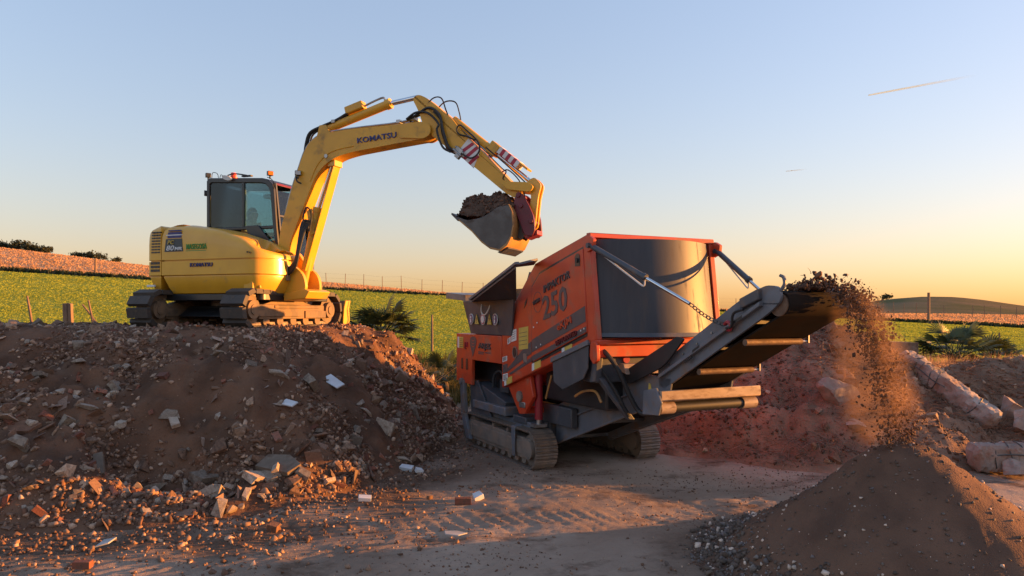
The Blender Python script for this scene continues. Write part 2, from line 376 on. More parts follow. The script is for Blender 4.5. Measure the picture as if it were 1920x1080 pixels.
def terrain(x, y):
    x = np.asarray(x, float); y = np.asarray(y, float)
    z90 = 3.75 - 0.056 * np.clip(x * 90 / np.maximum(y, 30), -75, 62)
    xa = x / np.maximum(y, 1) * 140
    z140 = lerp_tab(xa, [-110, -97, -69.5, -36, -13, 38, 60, 110], [15.6, 14.3, 10.9, 7.8, 5.9, 2.9, 2.2, 1.6])
    f1 = np.clip((y - 17) / (90 - 17), 0, 1)
    z = z90 * f1 ** 1.12
    f2 = sstep(90, 140, y)
    z = np.where(y > 90, z90 + (z140 - z90) * f2, z)
    back = np.clip((y - 140) / 120, 0, 1)
    z = np.where(y > 140, z140 - 3.0 * back, z)
    ang = (x / np.maximum(y, 1)) * 1390 + 960
    dome = 7.4 * np.exp(-((ang - 1790) / 165) ** 2) + 5.6 * np.exp(-((ang - 1620) / 200) ** 2) + 3.0 * np.exp(-((ang - 1990) / 160) ** 2)
    far = np.clip((y - 150) / 170, 0, 1); far = far * far * (3 - 2 * far)
    z = z + np.where(ang > 1000, dome * far * 0.95, 0) * (1 - np.clip((y - 330) / 200, 0, 1) * 0.7)
    # the yard: tyre and track marks, small lumps
    yard = 1 - sstep(15, 19, y)
    n = 0.06 * fbm(x, y, 0.35, 3, 11) + 0.018 * fbm(x, y, 1.7, 3, 21) + 0.008 * fbm(x, y, 9.0, 4, 31, .65)
    band = np.exp(-((y - 7.6 - 0.12 * x - 0.25 * np.sin(x * .6)) / 0.5) ** 2) + 0.8 * np.exp(-((y - 9.0 - 0.10 * x) / 0.35) ** 2)
    rip = np.sin((x * 1.0 + y * 0.45) * 2 * np.pi / 0.17 + 2.0 * perlin2(x * .8, y * .8, 5)) * 0.008
    rip2 = np.sin((x * 0.75 - y * 0.8) * 2 * np.pi / 0.15 + 2.5 * perlin2(x * .7, y * .7, 6)) * 0.008
    near = np.exp(-((y - 6.1 - .05 * x) / 0.55) ** 2)
    for (tx, ty, ux, uy, wd) in ((1.4, 7.4, .45, -.89, .17), (2.7, 8.0, .45, -.89, .17), (-1.0, 6.9, .97, .22, .16), (-1.2, 6.35, .97, .22, .16), (-2.5, 6.0, .99, -.1, .15)):
        al = (x - tx) * ux + (y - ty) * uy; ac = -(x - tx) * uy + (y - ty) * ux + .12 * np.sin(al * .5)
        inb = np.exp(-(ac / wd) ** 6) * np.clip(1 - np.abs(al) / 4.5, 0, 1) * np.clip(.5 + 1.3 * perlin2(x * 1.1, y * 1.1, 13), 0, 1)
        n = n + inb * (-.008 + .007 * np.tanh(3 * np.sin(al * 2 * np.pi / .13)))
    n = n + rip * band * (0.5 + perlin2(x * .9, y * 1.4, 8)) + rip2 * near - 0.03 * band
    z = z + n * yard
    z = z + (1 - yard) * 0.10 * fbm(x, y, 0.08, 3, 41) * np.clip((y - 17) / 20, 0, 1)
    return z

def axis_lines(dense0, dense1, step, lo, hi, grow=1.09):
    c = list(np.arange(dense0, dense1 + 1e-6, step))
    s = step; v = c[-1]
    while v < hi: s *= grow; v += s; c.append(v)
    s = step; v = c[0]; pre = []
    while v > lo: s *= grow; v -= s; pre.append(v)
    return np.array(pre[::-1] + c)
gx = axis_lines(-5.0, 6.5, 0.05, -700, 700, 1.075)
gy = axis_lines(4.6, 13.5, 0.045, -60, 900, 1.045)
GX, GY = np.meshgrid(gx, gy)
GZ = terrain(GX, GY)
V = np.stack([GX.ravel(), GY.ravel(), GZ.ravel()], 1)
nx, ny = len(gx), len(gy)
ii = (np.arange(ny - 1)[:, None] * nx + np.arange(nx - 1)[None, :]).ravel()
F = np.stack([ii, ii + 1, ii + nx + 1, ii + nx], 1)
edge_n = 1.2 * perlin2(GX * 0.11, GY * 0.11, 51)
field = (sstep(24, 27, GY + edge_n * 2) * (1 - sstep(91, 92.5, GY + edge_n))).ravel()
dry = (sstep(92.0, 93.5, GY + edge_n)).ravel()
rough = (sstep(15.5, 18.5, GY + edge_n)).ravel()
grass_far = dry * 0
ang_ = (GX / np.maximum(GY, 1) * 1390 + 960)
grass_far = (sstep(150, 175, GY) * sstep(1250, 1350, ang_)).ravel()

gm = bpy.data.materials.new('ground_dirt_and_fields'); gm.use_nodes = True
nt = gm.node_tree; L = nt.links.new; P = nt.nodes['Principled BSDF']
P.inputs['Roughness'].default_value = 0.93; P.inputs['Specular IOR Level'].default_value = 0.0
tc = node(nt, 'ShaderNodeTexCoord')
def gnoise(scale, detail=8, rough_=0.6, stretch=None):
    n = node(nt, 'ShaderNodeTexNoise'); n.inputs['Scale'].default_value = scale; n.inputs['Detail'].default_value = detail; n.inputs['Roughness'].default_value = rough_
    src = tc.outputs['Object']
    if stretch:
        mp = node(nt, 'ShaderNodeMapping'); mp.inputs['Scale'].default_value = stretch; L(src, mp.inputs['Vector']); src = mp.outputs['Vector']
    L(src, n.inputs['Vector']); return n.outputs['Fac']
def gramp(fac, a, b, p0=0.35, p1=0.65):
    r = node(nt, 'ShaderNodeValToRGB'); r.color_ramp.elements[0].color = (*a, 1); r.color_ramp.elements[1].color = (*b, 1)
    r.color_ramp.elements[0].position = p0; r.color_ramp.elements[1].position = p1
    L(fac, r.inputs['Fac']); return r.outputs['Color']
def gmix(fac, a, b):
    m = node(nt, 'ShaderNodeMix', data_type='RGBA'); L(fac, m.inputs['Factor']); L(a, m.inputs[6]); L(b, m.inputs[7]); return m.outputs[2]
def gattr(n):
    a = node(nt, 'ShaderNodeAttribute'); a.attribute_name = n; return a.outputs['Fac']
dirt_c = gramp(gnoise(0.55, 9), (0.285, 0.20, 0.146), (0.44, 0.33, 0.25), 0.36, 0.62)
dark_soil = gramp(gnoise(9, 6), (0.115, 0.074, 0.052), (0.19, 0.125, 0.088))
mr = node(nt, 'ShaderNodeMapRange'); mr.inputs['From Min'].default_value = 0.53; mr.inputs['From Max'].default_value = 0.66
L(gnoise(0.85, 9, 0.68, (1, 1.6, 1)), mr.inputs['Value'])
dirt_c = gmix(mr.outputs['Result'], dirt_c, dark_soil)
wet = node(nt, 'ShaderNodeMath', operation='MAXIMUM'); L(gattr('litter'), wet.inputs[0]); wet.inputs[1].default_value = 0
dirt_c = gmix(wet.outputs[0], dirt_c, dark_soil)
rough_c = gramp(gnoise(0.7, 9), (0.10, 0.075, 0.035), (0.19, 0.135, 0.07))
field_c = gramp(gnoise(0.16, 9, 0.6, (0.35, 1.6, 1)), (0.23, 0.255, 0.042), (0.33, 0.34, 0.058))
dry_c = gramp(gnoise(0.35, 8, 0.6, (0.5, 1.2, 1)), (0.42, 0.25, 0.14), (0.58, 0.36, 0.205))
hill_c = gramp(gnoise(0.03, 8), (0.14, 0.125, 0.055), (0.25, 0.17, 0.10))
c = gmix(gattr('rough'), dirt_c, rough_c)
c = gmix(gattr('field'), c, field_c)
c = gmix(gattr('dry'), c, dry_c)
c = gmix(gattr('hill'), c, hill_c)
L(c, P.inputs['Base Color'])
bp = node(nt, 'ShaderNodeBump'); bp.inputs['Strength'].default_value = 0.9; bp.inputs['Distance'].default_value = 0.035
L(gnoise(11, 12, 0.75), bp.inputs['Height']); L(bp.outputs['Normal'], P.inputs['Normal'])

# ------------------------------------------------------------------ heaps
def halfplanes(x, y, planes):
    """smooth-min of slope * distance behind each edge line"""
    hs = [s * ((x - px) * nx_ + (y - py) * ny_) for (px, py, nx_, ny_, s) in planes]
    k = 0.22
    h = hs[0]
    for g in hs[1:]:
        t = np.clip(0.5 + 0.5 * (g - h) / k, 0, 1)
        h = g + (h - g) * t - k * t * (1 - t)
    return h

def edge(p, q, s):
    d = np.array([q[0] - p[0], q[1] - p[1]], float); d /= np.linalg.norm(d)
    return (p[0], p[1], -d[1], d[0], s)
MP = [edge((-14, 6.7), (-4.6, 7.0), .50), edge((-4.6, 7.0), (-3.0, 7.45), .50), edge((-3.0, 7.45), (-1.80, 8.75), .58),
      edge((-1.80, 8.75), (-1.20, 10.6), .80), edge((-1.20, 10.6), (-.72, 13.2), .95), edge((-.72, 13.2), (-.85, 15.2), 1.0), edge((-.85, 15.2), (-2.6, 18.0), 1.0), edge((-2.6, 18.0), (-14, 18.5), .6)]

def mound_h(x, y):
    x = np.asarray(x, float); y = np.asarray(y, float)
    h = halfplanes(x, y, MP)
    top = 1.86 + 0.06 * perlin2(x * .5, y * .5, 3)
    t = np.clip(0.5 + 0.5 * (top - h) / 0.3, 0, 1)
    h = top + (h - top) * t - 0.3 * t * (1 - t)
    mid = np.clip(h / 0.5, 0, 1) * (1 - 0.85 * np.clip((h - 1.5) / 0.3, 0, 1))
    lump = 0.40 * fbm(x, y, 0.55, 3, 61) + 0.24 * fbm(x, y, 1.5, 3, 71) + 0.13 * np.abs(fbm(x, y, 3.6, 3, 81))
    h = h + lump * mid + 0.045 * fbm(x, y, 7, 3, 91) * np.clip(h / .2, 0, 1)
    # a scooped hollow and a spur on the camera side
    h = h - 0.28 * np.exp(-(((x + 4.2) / .75) ** 2 + ((y - 8.55) / .45) ** 2)) + 0.26 * np.exp(-(((x + 3.15) / .5) ** 2 + ((y - 9.4) / .55) ** 2))
    return h

HEAP = (5.08, 13.2, 2.22, 3.50)      # the reddish heap: x, y, height, radius
def heap_h(x, y):
    d = np.hypot((x - HEAP[0]) / 1.05, y - HEAP[1])
    d = d * (1 + 0.12 * perlin2(x * .5, y * .5, 101))
    h = HEAP[2] * (1 - d / HEAP[3])
    h = np.where(d < 0.7, h - (0.7 - d) ** 2 * 0.35, h)
    return h + (0.26 * fbm(x, y, 0.9, 3, 111) + 0.14 * fbm(x, y, 2.8, 4, 121)) * np.clip((h + .1) / .4, 0, 1)

def bank_h(x, y):
    d = np.hypot((x - 8.6) / 2.4, (y - 12.6) / 1.0)
    h = 1.52 * (1 - d / 2.25) - 0.055 * np.clip(x - 7.5, 0, 9)
    return h + (0.16 * fbm(x, y, 0.9, 3, 131) + 0.07 * fbm(x, y, 3.0, 3, 141)) * np.clip((h + .1) / .4, 0, 1)

PILE = (3.30, 6.2, 1.16, 1.56)
def pile_h(x, y):
    d = np.hypot(x - PILE[0], y - PILE[1])
    d = d * (1 + 0.05 * perlin2(x * .9, y * .9, 151))
    h = PILE[2] * (1 - d / PILE[3])
    h = np.where(d < 0.30, h - (0.30 - d) ** 2 * 1.0, h)
    h = np.where(d > PILE[3] * 0.86, PILE[2] * 0.14 * np.exp(-(d - PILE[3] * .86) / 0.20), h)
    return h - 0.02 + (0.035 * fbm(x, y, 1.6, 3, 161) + 0.012 * fbm(x, y, 8, 2, 171)) * np.clip((h) / .3, 0, 1)

litter = np.clip(1.0 - np.abs(np.maximum(0, -halfplanes(V[:, 0], V[:, 1], MP)) / 1.5), 0, 1) * (V[:, 1] < 16)
litter = np.clip(litter * 1.6 * (0.55 + perlin2(V[:, 0] * 1.1, V[:, 1] * 1.1, 9)), 0, 1)
hp = np.clip(1 - np.maximum(0, np.hypot(V[:, 0] - PILE[0], V[:, 1] - PILE[1]) - 1.7) / .5, 0, 1)
litter = np.maximum(litter, hp * .8)
ground = link('ground', bulk_mesh('ground', V, F, gm, {'field': field, 'dry': dry, 'rough': rough, 'litter': litter, 'hill': grass_far}, True))
tag(ground, 'brown dirt yard running back into green and dry fields', None, None, 'structure')

def heap_mesh(name, hf, x0, x1, y0, y1, step, mat, parent=None, cut=-0.06):
    xs = np.arange(x0, x1, step); ys = np.arange(y0, y1, step)
    X, Y = np.meshgrid(xs, ys)
    Hh = hf(X, Y)
    Z = terrain(X, Y) * 0.9 + Hh
    n_ = len(xs)
    k = (np.arange(len(ys) - 1)[:, None] * n_ + np.arange(n_ - 1)[None, :]).ravel()
    Fq = np.stack([k, k + 1, k + n_ + 1, k + n_], 1)
    keep = (Hh.ravel()[Fq] > cut).any(1)
    Fq = Fq[keep]
    used = np.unique(Fq); remap = -np.ones(X.size, int); remap[used] = np.arange(len(used))
    Vv = np.stack([X.ravel(), Y.ravel(), Z.ravel()], 1)[used]
    return link(name, bulk_mesh(name, Vv, remap[Fq], mat, None, True), parent)

def surf(hf):
    return lambda x, y: terrain(x, y) * 0.9 + hf(x, y)

# --- chunk shapes shared by all rubble
def chunk_mesh(name, mat, dims, jitter, n=11, seed=0, boxy=False):
    rs = random.Random(seed)
    bm = bmesh.new()
    if boxy:
        for sx in (-1, 1):
            for sy in (-1, 1):
                for sz in (-1, 1):
                    bm.verts.new((sx * dims[0] * (1 + rs.uniform(-jitter, jitter)), sy * dims[1] * (1 + rs.uniform(-jitter, jitter)), sz * dims[2] * (1 + rs.uniform(-jitter, jitter))))
        for _ in range(3):
            bm.verts.new((rs.choice((-1, 1)) * dims[0] * rs.uniform(.7, 1.12), rs.uniform(-.8, .8) * dims[1], rs.uniform(-.8, .8) * dims[2]))
    else:
        for _ in range(n):
            v = Vector((rs.gauss(0, 1), rs.gauss(0, 1), rs.gauss(0, 1))).normalized()
            r = 1 + rs.uniform(-jitter, jitter)
            bm.verts.new((v.x * dims[0] * r, v.y * dims[1] * r, v.z * dims[2] * r))
    res = bmesh.ops.convex_hull(bm, input=bm.verts)
    junk = [g for g in res['geom_interior'] if isinstance(g, bmesh.types.BMVert)] + [g for g in res['geom_unused'] if isinstance(g, bmesh.types.BMVert)]
    if junk: bmesh.ops.delete(bm, geom=list(set(junk)), context='VERTS')
    bmesh.ops.recalc_face_normals(bm, faces=bm.faces)
    me = bpy.data.meshes.new(name); bm.to_mesh(me); bm.free()
    me.materials.append(MATS[mat])
    return me
CH = {
    'stone': [chunk_mesh('stone', 'stone', (.5, .42, .33), .28, 13, s) for s in range(7)],
    'concrete_chunk': [chunk_mesh('concrete_chunk', 'concrete', (.5, .36, .2), .25, 12, 20 + s, s % 2 == 0) for s in range(6)],
    'brick_fragment': [chunk_mesh('brick_fragment', 'brick', (.5, .26, .17), .16, 8, 40 + s, True) for s in range(5)],
    'mortar_lump': [chunk_mesh('mortar_lump', 'concrete', (.5, .44, .32), .3, 14, 80 + s) for s in range(5)],
    'slate_shard': [chunk_mesh('slate_shard', 'stone', (.5, .3, .07), .3, 10, 90 + s) for s in range(5)],
    'tile_shard': [chunk_mesh('tile_shard', 'tile', (.5, .34, .05), .3, 10, 60 + s, s % 2 == 0) for s in range(5)],
}
def chunk_arrays(me):
    me.calc_loop_triangles()
    v = np.array([p.co[:] for p in me.vertices]); t = np.array([l.vertices[:] for l in me.loop_triangles])
    return v, t

def rot_mats(n, flat=0.0):
    a = RNG.random(n) * 2 * np.pi
    tilt = RNG.normal(0, 1, (n, 2)) * (1 - flat) * 1.2
    ca, sa = np.cos(a), np.sin(a)
    Rz = np.zeros((n, 3, 3)); Rz[:, 0, 0] = ca; Rz[:, 0, 1] = -sa; Rz[:, 1, 0] = sa; Rz[:, 1, 1] = ca; Rz[:, 2, 2] = 1
    cx, sx = np.cos(tilt[:, 0]), np.sin(tilt[:, 0]); Rx = np.zeros((n, 3, 3)); Rx[:, 0, 0] = 1; Rx[:, 1, 1] = cx; Rx[:, 1, 2] = -sx; Rx[:, 2, 1] = sx; Rx[:, 2, 2] = cx
    cy, sy = np.cos(tilt[:, 1]), np.sin(tilt[:, 1]); Ry = np.zeros((n, 3, 3)); Ry[:, 0, 0] = cy; Ry[:, 0, 2] = sy; Ry[:, 1, 1] = 1; Ry[:, 2, 0] = -sy; Ry[:, 2, 2] = cy
    return Rx @ Ry @ Rz

def scatter_bits(name, pts, sizes, mat, parent=None, meshes=None, flat=0.3):
    """thousands of small pieces joined into one mesh of kind stuff"""
    meshes = meshes or (CH['stone'] + CH['concrete_chunk'][:3])
    n = len(pts); R = rot_mats(n, flat); which = RNG.integers(0, len(meshes), n)
    Vs, Fs, A = [], [], []; off = 0
    for k, me in enumerate(meshes):
        idx = np.where(which == k)[0]
        if not len(idx): continue
        v, t = chunk_arrays(me)
        W = np.einsum('nij,vj->nvi', R[idx], v) * sizes[idx][:, None, None] + pts[idx][:, None, :]
        Vs.append(W.reshape(-1, 3))
        Fs.append((t[None] + (np.arange(len(idx)) * len(v))[:, None, None]).reshape(-1, 3) + off)
        A.append(np.repeat(RNG.random(len(idx)), len(v))); off += len(idx) * len(v)
    o = link(name, bulk_mesh(name, np.concatenate(Vs), np.concatenate(Fs), MATS[mat], {'rnd': np.concatenate(A)}), parent)
    o['kind'] = 'stuff'
    return o

def sample(n, x0, x1, y0, y1, ok):
    P_ = []
    while sum(len(p) for p in P_) < n:
        x = RNG.uniform(x0, x1, n * 3); y = RNG.uniform(y0, y1, n * 3)
        m = ok(x, y); P_.append(np.stack([x[m], y[m]], 1))
    return np.concatenate(P_)[:n]

def place_pieces(kind, n, pts, sizes, hf, parent, sink=0.18):
    R = rot_mats(n, 0.35)
    for i in range(n):
        x, y = pts[i]
        s = sizes[i]
        o = link(kind, CH[kind][i % len(CH[kind])], parent)
        M = Matrix([list(r) + [0] for r in R[i]] + [[0, 0, 0, 1]])
        z = float(hf(x, y)) + s * (0.22 - sink)
        o.matrix_local = Matrix.Translation((x, y, z)) @ M @ Matrix.Diagonal((s, s, s, 1))

# --- the big rubble mound under the excavator
mound = empty('rubble_mound', (0, 0, 0))
tag(mound, 'broad mound of dark soil and rubble that carries the yellow excavator', 'rubble mound')
heap_mesh('soil_body', mound_h, -13, -0.6, 6.2, 18.6, 0.05, MATS['soil_mound'], mound)
msurf = surf(mound_h)
def on_mound(x, y): return (mound_h(x, y) > 0.03) & (x > -10.5) & ((y < 13.5) | ((x > -3.3) & (y < 15.6))) & (np.abs(x / y) < 1.0)
def rub_weight(x, y):
    # more rubble low on the slope and down the right flank
    h = mound_h(x, y)
    return RNG.random(len(x)) < np.clip(0.20 + 0.85 * (1 - h / 1.9) + 0.8 * perlin2(x * .8, y * .8, 7), 0.05, 1)
def okm(x, y): return on_mound(x, y) & rub_weight(x, y)
for kind, n, lo, hi, pw in (('stone', 298, .07, .26, 2.8), ('concrete_chunk', 290, .07, .29, 2.8), ('brick_fragment', 298, .06, .17, 2.0), ('tile_shard', 290, .07, .25, 2.0), ('mortar_lump', 290, .05, .17, 2.4), ('slate_shard', 250, .07, .26, 2.0)):
    pts = sample(n, -8.2, -0.7, 6.6, 15.4, okm)
    sizes = lo + (hi - lo) * RNG.random(n) ** pw
    place_pieces(kind, n, pts, sizes, msurf, mound)
N = 30000
pts = sample(N, -10.5, -0.6, 6.5, 15.6, lambda x, y: on_mound(x, y) & (RNG.random(len(x)) < np.clip(.02 + .6 * (1 - mound_h(x, y) / 1.9) + 2.2 * perlin2(x * .9, y * .9, 17), .03, 1)))
sz = 0.015 + 0.075 * RNG.random(N) ** 2.6
z = msurf(pts[:, 0], pts[:, 1]) + sz * .05
scatter_bits('rubble_bits', np.column_stack([pts, z]), sz, 'stone_bits', mound)

# --- litter spilled on the yard at the mound's foot, and bits over the yard
def okg(x, y):
    d = -halfplanes(x, y, MP)
    return (d > -0.15) & (d < 1.6) & (RNG.random(len(x)) < np.exp(-np.maximum(d, 0) * 2.2)) & (y < 13)
N = 4200
pts = sample(N, -5.6, 0.6, 5.6, 12.0, okg)
sz = 0.012 + 0.06 * RNG.random(N) ** 3.5
yb = sample(20000, -4.5, 5.5, 5.4, 12.0, lambda x, y: RNG.random(len(x)) < np.clip(.3 + perlin2(x * .7, y * .7, 27), .05, 1))
pts = np.concatenate([pts, yb]); sz = np.concatenate([sz, 0.004 + 0.028 * RNG.random(20000) ** 6])
z = terrain(pts[:, 0], pts[:, 1]) + sz * .12
o = scatter_bits('rubble_litter', np.column_stack([pts, z]), sz, 'stone_bits')
tag(o, 'scattered small stones and brick bits on the dirt yard', None, None, 'stuff')

# --- reddish heap of soil and roots behind the conveyor
heap = empty('soil_heap', (0, 0, 0))
tag(heap, 'reddish heap of soil, roots and straw behind the raised conveyor', 'soil heap')
heap_mesh('soil_body', heap_h, 1.2, 9.2, 9.6, 17, 0.05, MATS['soil_red'], heap)
hsurf = surf(heap_h)
N = 7000
pts = sample(N, 1.6, 8.6, 9.9, 14.2, lambda x, y: (heap_h(x, y) > 0.02) & (RNG.random(len(x)) < .4 + perlin2(x, y, 37)))
sz = 0.015 + 0.07 * RNG.random(N) ** 3
scatter_bits('clods', np.column_stack([pts, hsurf(pts[:, 0], pts[:, 1])]), sz, 'clod_bits', heap)
pts = sample(90, 1.9, 8.2, 9.9, 13.6, lambda x, y: (heap_h(x, y) > 0.03))
place_pieces('stone', 90, pts, .08 + .18 * RNG.random(90) ** 2.5, hsurf, heap)

def strands(name, pts, length, mat, parent, rad=0.004, lie=0.8, k=3):
    """thin bent strands (roots, straw) lying on a surface, joined into one mesh"""
    n = len(pts); a = RNG.random(n) * 2 * np.pi
    seg = 4; Vs = []; Fs = []; A = []
    L_ = length * (0.4 + 0.9 * RNG.random(n))
    d = np.stack([np.cos(a), np.sin(a), RNG.normal(0.1, 0.35, n)], 1)
    bend = RNG.normal(0, .5, (n, 3)); bend[:, 2] = -np.abs(bend[:, 2]) * lie
    for s in range(seg + 1):
        t = s / seg
        c_ = pts + d * (L_ * t)[:, None] + bend * (L_ * t * t)[:, None] * .6
        r_ = rad * (1 - .6 * t)
        for j in range(3):
            an = 2 * np.pi * j / 3
            off = np.stack([-np.sin(a) * np.cos(an), np.cos(a) * np.cos(an), np.full(n, np.sin(an))], 1) * r_
            Vs.append(c_ + off)
    Vv = np.stack(Vs, 1).reshape(-1, 3); m = (seg + 1) * 3
    fs = []
    for s in range(seg):
        for j in range(3):
            fs.append((s*3 + j, s*3 + (j+1) % 3, (s+1)*3 + (j+1) % 3, (s+1)*3 + j))
    Ff = (np.array(fs)[None] + (np.arange(n) * m)[:, None, None]).reshape(-1, 4)
    o = link(name, bulk_mesh(name, Vv, Ff, MATS[mat], None, True), parent); o['kind'] = 'stuff'
    return o
pts = sample(5200, 1.7, 8.4, 9.9, 14.0, lambda x, y: (heap_h(x, y) > 0.04) & (RNG.random(len(x)) < .5 + 1.2 * perlin2(x * .9, y * .9, 47)))
strands('roots', np.column_stack([pts, hsurf(pts[:, 0], pts[:, 1]) + .012]), .20, 'root', heap, .0055)
pts = sample(420, 1.9, 8.2, 9.9, 13.8, lambda x, y: (heap_h(x, y) > 0.1) & (RNG.random(len(x)) < .3 + 1.5 * perlin2(x * .7, y * .7, 57)))
strands('straw', np.column_stack([pts, hsurf(pts[:, 0], pts[:, 1]) + .015]), .26, 'straw', heap, .005)

# --- paler debris bank with broken concrete pillars on it
bank = empty('debris_bank', (0, 0, 0))
tag(bank, 'low bank of pale soil, sticks and broken stone under the concrete pillars', 'debris bank')
heap_mesh('soil_body', bank_h, 4.5, 15, 9.8, 16, 0.055, MATS['soil_bank'], bank)
bsurf0 = surf(bank_h)
bsurf = lambda x, y: np.maximum(bsurf0(x, y), hsurf(x, y))
N = 2200
pts = sample(N, 5.2, 9.6, 10.2, 13.2, lambda x, y: (bank_h(x, y) > 0.02))
sz = 0.015 + 0.09 * RNG.random(N) ** 3
scatter_bits('rubble_bits', np.column_stack([pts, bsurf(pts[:, 0], pts[:, 1])]), sz, 'stone_bits', bank)
pts = sample(110, 5.3, 9.6, 10.2, 13.0, lambda x, y: (bank_h(x, y) > 0.02))
place_pieces('stone', 110, pts, .09 + .2 * RNG.random(110) ** 2.5, bsurf, bank)
pts = sample(1700, 5.0, 9.4, 10.3, 13.4, lambda x, y: (bank_h(x, y) > 0.03) & (RNG.random(len(x)) < .4 + 1.4 * perlin2(x, y, 67)))
strands('sticks', np.column_stack([pts, bsurf(pts[:, 0], pts[:, 1]) + .02]), .30, 'straw', bank, .006)

# --- fine crushed pile in front, under the belt end
pile = empty('crushed_pile', (0, 0, 0))
tag(pile, 'cone of fine dark crushed soil growing under the conveyor end', 'soil pile')
heap_mesh('soil_body', pile_h, 1.0, 5.9, 4.0, 8.6, 0.03, MATS['soil_fine'], pile, -0.012)
psurf = surf(pile_h)
N = 9500
pts = sample(N, 1.2, 5.4, 4.6, 7.8, lambda x, y: (pile_h(x, y) > 0.0) & (RNG.random(len(x)) < np.clip(.12 + .5 * sstep(.70, 1.05, np.hypot(x - PILE[0], y - PILE[1]) / PILE[3]), 0, 1)))
sz = 0.007 + 0.032 * RNG.random(N) ** 4
scatter_bits('fine_bits', np.column_stack([pts, psurf(pts[:, 0], pts[:, 1]) + sz * .1]), sz, 'gravel_bits', pile, CH['stone'][:4])
N = 2600
def okskirt(x, y):
    d = np.hypot(x - PILE[0], y - PILE[1]) / PILE[3]
    return (d > .80) & (d < 1.32) & (RNG.random(len(x)) < np.exp(-((d - .97) / .13) ** 2)) & (x < 4.4)
pts = sample(N, .9, 5.0, 4.4, 8.2, okskirt)
sz = 0.016 + 0.066 * RNG.random(N) ** 2.8
zz = np.maximum(terrain(pts[:, 0], pts[:, 1]), np.where(pile_h(pts[:, 0], pts[:, 1]) > -0.012, psurf(pts[:, 0], pts[:, 1]), -9))
scatter_bits('gravel_skirt', np.column_stack([pts, zz + sz * .15]), sz, 'gravel_bits', pile, CH['stone'])

# ------------------------------------------------------------------ lettering
def lettering(txt, mat, parent, loc, height, width=None, plane='xz', shear=0.0, bold=0.0, rot=0.0, name='lettering', ext=0.001):
    """text lying in the local xz plane facing -y, lower left at loc; rot turns it in that plane"""
    cu = bpy.data.curves.new(name, 'FONT'); cu.body = txt; cu.size = 1.0; cu.shear = shear; cu.offset = bold; cu.extrude = ext / height; cu.resolution_u = 2
    o = bpy.data.objects.new(name, cu); COL.objects.link(o)
    bpy.context.view_layer.update()
    dx, dy = max(o.dimensions.x, 1e-3), max(o.dimensions.y, 1e-3)
    cap = 0.70
    sy = height / cap
    sx = sy if width is None else width / dx
    me = bpy.data.meshes.new_from_object(o.evaluated_get(bpy.context.evaluated_depsgraph_get()))
    bpy.data.objects.remove(o)
    me.materials.clear(); me.materials.append(MATS[mat])
    o = link(name, me, parent)
    M = Matrix.Translation(loc) @ Matrix.Rotation(-rot, 4, 'Y') @ Matrix(((sx, 0, 0, 0), (0, 0, -1, 0), (0, sy, 0, 0), (0, 0, 0, 1)))
    o.matrix_local = M
    return o

def track_path(x0, x1, zc, r, n):
    """n evenly spaced (x, z, angle) round a stadium with wheel centres x0 and x1"""
    Ls = x1 - x0; per = 2 * Ls + 2 * math.pi * r
    out = []
    for i in range(n):
        s = per * i / n
        if s < Ls: out.append((x0 + s, zc - r, 0.0))
        elif s < Ls + math.pi * r:
            t = (s - Ls) / r; out.append((x1 + r * math.sin(t), zc - r * math.cos(t), t))
        elif s < 2 * Ls + math.pi * r: out.append((x1 - (s - Ls - math.pi * r), zc + r, math.pi))
        else:
            t = (s - 2 * Ls - math.pi * r) / r; out.append((x0 - r * math.sin(t), zc + r * math.cos(t), math.pi + t))
    return out, per / n

def rounded(poly, radii, n=6):
    out = []
    m = len(poly)
    for i in range(m):
        p = Vector(poly[i]); a = Vector(poly[i - 1]); b = Vector(poly[(i + 1) % m]); r = radii[i]
        if r <= 0: out.append(tuple(p)); continue
        da = (a - p).normalized(); db = (b - p).normalized()
        p0 = p + da * r; p1 = p + db * r
        for k in range(n + 1):
            t = k / n
            q = p0 * (1 - t) ** 2 + p * 2 * t * (1 - t) + p1 * t * t
            out.append(tuple(q))
    return out

def inset(poly, d):
    """inset a counter-clockwise plan outline by d"""
    m = len(poly); out = []
    for i in range(m):
        p = Vector(poly[i]); a = Vector(poly[i - 1]); b = Vector(poly[(i + 1) % m])
        e0 = (p - a); e1 = (b - p)
        if e0.length < 1e-6: e0 = e1
        if e1.length < 1e-6: e1 = e0
        n0 = Vector((-e0.y, e0.x)).normalized(); n1 = Vector((-e1.y, e1.x)).normalized()
        nn = (n0 + n1); nn = nn.normalized() if nn.length > 1e-6 else n0
        out.append(tuple(p + nn * d / max(.5, nn.dot(n0))))
    return out

# ------------------------------------------------------------------ the excavator
EX_RZ = -math.radians(20)
EXZ = 1.85
exc = empty('excavator', (-4.8, 13.2, EXZ), EX_RZ)
tag(exc, 'yellow tracked excavator on the rubble mound holding up a full bucket', 'excavator')
Y_ = 'yellow'

